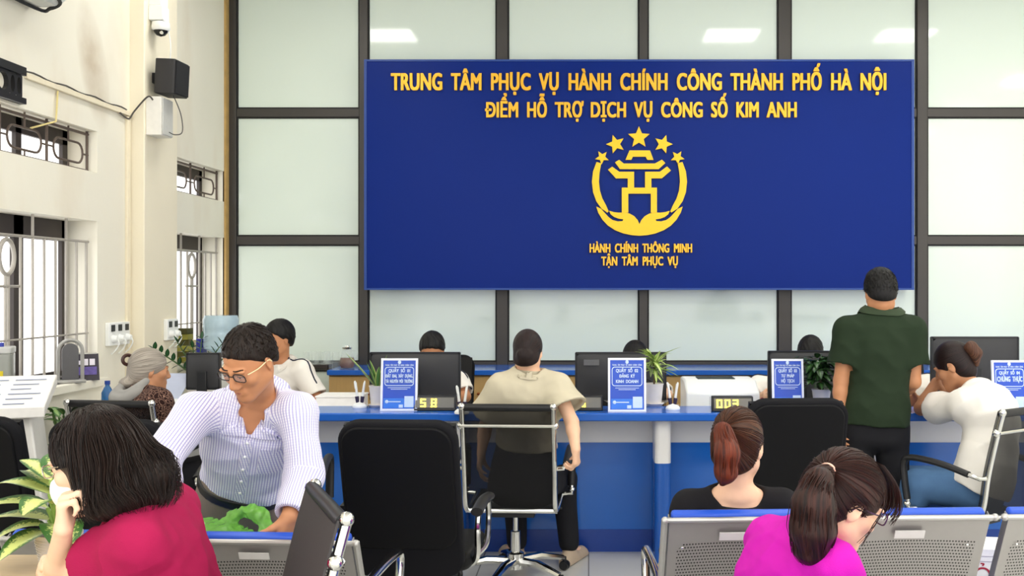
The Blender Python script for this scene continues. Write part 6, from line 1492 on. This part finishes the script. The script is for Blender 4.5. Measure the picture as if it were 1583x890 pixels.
# ============ the grey-haired woman at the left
H8 = Head(W(231, 573, 278), (.80, .59, -.06), (-.03, .05, 1), .98)
n8 = W(224, 606, 282); J = dict(neck=n8, pel=n8+V(-.03, -.05, -.48), shR=n8+V(.125, -.13, -.035), shL=n8+V(-.085, .13, -.035), elR=n8+V(.20, -.08, -.27), wrR=n8+V(.26, .09, -.20), elL=n8+V(.06, .22, -.26), wrL=n8+V(.18, .26, -.20))
J = legs_sit(J, (.8, .6), .37); F8 = Fig(J, H8, fem=True, bulk=1.16)
pat = cloth('patterned_brown', '3a1f1c', .85); nt, b, L = nodes(pat); vo = nt.nodes.new('ShaderNodeTexVoronoi'); vo.feature = 'DISTANCE_TO_EDGE'; vo.inputs['Scale'].default_value = 38; tc = nt.nodes.new('ShaderNodeTexCoord'); nzz = nt.nodes.new('ShaderNodeTexNoise'); nzz.inputs['Scale'].default_value = 30
L(tc.outputs['Object'], nzz.inputs['Vector']); av = nt.nodes.new('ShaderNodeVectorMath'); av.operation = 'MULTIPLY_ADD'; L(nzz.outputs[1], av.inputs[0]); av.inputs[1].default_value = (.04, .04, .04); L(tc.outputs['Object'], av.inputs[2]); L(av.outputs[0], vo.inputs['Vector'])
rp = nt.nodes.new('ShaderNodeValToRGB'); rp.color_ramp.elements[0].position = .10; rp.color_ramp.elements[0].color = lin('2a1513'); rp.color_ramp.elements[1].position = .13; rp.color_ramp.elements[1].color = lin('2a1513'); e_ = rp.color_ramp.elements.new(.115); e_.color = lin('b08a78'); L(vo.outputs[0], rp.inputs[0]); L(rp.outputs[0], b.inputs['Base Color'])
rp.color_ramp.elements[0].position = .06; rp.color_ramp.elements[2].position = .17
sh8 = F8.shirt(off=.018, hem=.03, sleeve=1.5, so=.02, cuff=.006, fold=.005, seed=18, fr=20, neck_t=.985)
w8 = add_person(F8, 'grey-haired elderly woman in a patterned brown jacket with a grey hood', .006, skin_t, ('jacket', sh8, .0065, pat), ('trousers', F8.pants(), .01, MATS['trouser_black']), [auto_hand(J, 'L'), auto_hand(J, 'R')], shoes=MATS['shoe_black'])
hg = hairmat('hair_grey', '7d756c', 'b5aca0', 14)
S = Sdf(); H8.ell(S, (0, -.014, .034), (.085, .106, .100), .02); H8.ell(S, (0, -.055, -.03), (.074, .064, .065), .03); H8.ell(S, (0, .150, -.062), (.080, .098, .125), .014, 's'); H8.ell(S, (0, -.115, -.07), (.05, .045, .035), .02); S.cut(H8.p(0, -.02, -.060), H8.B@V(0, .75, -1), .01)
S.d = lambda p: .004*np.abs(wob(p, 60, 91)); sobj('hair', S, .0055, hg, w8, flow_axis(H8.p(0, -.11, .02), H8.B@V(0, 1, .2), H8.L, 1.5, 5))
m = M(); c = H8.p(.0, -.118, .06); B4 = Matrix(H8.B.tolist()).to_4x4(); B4.translation = Vector(tuple(c)); m.tube([B4 @ Vector((.0, .026*math.cos(a), .026*math.sin(a))) for a in np.linspace(0, 2*PI, 18, endpoint=False)], .010, 8, closed=True); wobj('hair_clip', m, mat('clip_brown', '3a1d16', .3), w8)
S = Sdf(); c = n8+V(-.05, -.04, .0); 
for i, a in enumerate(np.linspace(-2.6, 1.2, 9)): pass
hp = [n8+V(.02, -.07, .03), n8+V(-.01, -.115, .0), n8+V(-.07, -.13, -.03), n8+V(-.125, -.08, -.02), n8+V(-.12, .01, .02), n8+V(-.06, .06, .04)]
S.chain(spl(hp, 4), [.022+.010*math.sin(PI*i/20) for i in range(21)], .02); S.chain(spl([q+V(.01, .02, .035) for q in hp], 4), [.018]*21, .02); S.d = lambda p: .006*wob(p, 45, 95); sobj('hood', S, .0055, cloth('hood_grey', '9a9894'), w8); face_parts(H8, w8, MATS['brow_dark'])

# ============ clerks behind the counter
uni = cloth('uniform_white', 'ece8e0', .8, var=.02); navy = mat('navy_trim', '1d2136', .7)
def clerk(label, C_, F, U=(0, -.1, 1), dx=0, fem=False, arms=None, ret=False, h=.0065, skin=skin_m):
    H = Head(C_, F, U, 1.0); n_ = H.C+V(dx*.6, .06, -.155); f = unit(np.array((F[0]*.5, F[1], 0))); l = np.cross((0, 0, 1.), f)
    J = dict(neck=n_, shL=n_+l*.175+V(dx*.2, 0, -.055), shR=n_-l*.175+V(dx*.2, 0, -.055)); J['pel'] = V(n_[0]+dx*.3, n_[1]+.10, .53)
    for q, s_ in (('L', 1), ('R', -1)):
        J['el'+q] = J['sh'+q]+l*.05*s_+f*.06+V(0, 0, -.25); J['wr'+q] = J['el'+q]+f*.20-l*.06*s_; J['wr'+q][2] = max(.80, J['el'+q][2]-.02); J['el'+q][2] = max(.79, J['el'+q][2])
    if arms: J.update(arms)
    J = legs_sit(J, f, .36); Fg = Fig(J, H, fem); Su = Fg.shirt(off=.016, hem=.03, sleeve=.7, so=.024, cuff=.014, fold=.005, seed=30, neck_t=.985, nd=(1, .4)); w_ = add_person(Fg, label, h, skin, ('uniform_shirt', Su, .0075, uni), ('trousers', Fg.pants(), .012, MATS['trouser_black']), [auto_hand(J, 'L'), auto_hand(J, 'R')], shoes=MATS['shoe_black'], group='clerks behind the counter')
    wobj('collar', collar_on(Fg, Su, .062, .034, .03), uni, w_)
    S = hair_short(H, (.085, .106, .104), .06, -.08, .005, 6); sobj('hair', S, .0065, hb2, w_, flow_axis(H.p(0, -.03, .05), H.U, H.F, 1.2, 8)); face_parts(H, w_, MATS['brow_dark'], lid_open=.8)
    for q in 'LR':
        d = unit(J['el'+q]-J['sh'+q]); sd = unit(J['sh'+q]-n_); pth = [n_+sd*.05+V(0, -.02, .055), n_+sd*.11+V(0, -.015, .035), J['sh'+q]+sd*.02+V(0, -.01, .066), J['sh'+q]+d*.05+sd*.066+V(0, -.02, .01), J['sh'+q]+d*.12+sd*.068+V(0, -.02, 0)]
        m = M(); m.tube(list(project(Su, spl(pth, 5), .002, 8)), .005, 6); wobj('shoulder_piping', m, navy, w_)
    return w_
clerk('clerk in a white uniform with dark piping seated behind the striped man', W(430, 524, 228), (-.6, -.78, -.1), U=(0, -.08, 1), arms=dict(elL=W(496, 628, 230), wrL=V(-1.98, 6.72, .80)))
clerk('clerk whose black hair shows above the monitor behind the sign for counter 01', W(668, 543, 226), (0, -.93, -.36), U=(0, -.35, .93))
clerk('clerk whose dark head just tops the monitor behind the sign for counter 02', W(982, 557, 222), (0, -.9, -.4), U=(0, -.4, .9), fem=True, skin=skin_f)
clerk('clerk whose black hair rises over the bushy plant by the sign for counter 03', W(1252, 549, 224), (-.2, -.9, -.4), U=(0, -.4, .9), dx=-.22, fem=True, skin=skin_f)
clerk('clerk in white half hidden behind the man in green', W(1398, 548, 226), (.2, -.93, -.3), U=(0, -.25, .95))
# ---------------------------------------------------------------- chairs behind the counter, the shopping bag
for px, nm in ((668, 'black office chair of the clerk at counter 01'), (982, 'black office chair of the clerk at counter 02'), (1262, 'black office chair of the clerk at counter 03'), (1414, 'black office chair of the clerk behind the man in green')):
    leather_chair(nm, ((px-PX)/222, 7.42, 0), PI, A)
bagm = mat('green_plastic_film', '8fdc5a', .15, var=.4, vscale=45, alpha=.6, spec=.8)
t = thing('plastic_bag', 'translucent green plastic bag with knotted handles on the left bench seat', 'bag', (-1.26, 3.5, .475)); bpy.context.view_layer.update()
S = Sdf(); c = V(-1.26, 3.50, .475)
S.ell(c+V(.0, .0, .10), (.20, .10, .13), None, .03); S.ell(c+V(-.02, -.0, .20), (.18, .08, .08), None, .05)
def loop(cx, cz, rx, rz, tlt, r):
    P = [c+V(cx+rx*math.cos(a)*1.0, -.02+tlt*math.sin(a)*.05+.02*math.cos(2*a), cz+rz*math.sin(a)) for a in np.linspace(-.6, PI+.6, 13)]
    S.chain(P, [r*(1+.3*math.sin(i*1.7)) for i in range(13)], .02)
loop(.10, .235, .070, .072, 1, .018); loop(-.135, .235, .030, .080, -1, .017)
S.cut((0, 0, .477), (0, 0, -1)); S.d = lambda p: .012*wob(p, 42, 101)+.014*np.abs(wob(p, 85, 102, 4))+.008*np.abs(wob(p, 150, 103, 4))-.008
sobj('bag_body', S, .005, bagm, t)
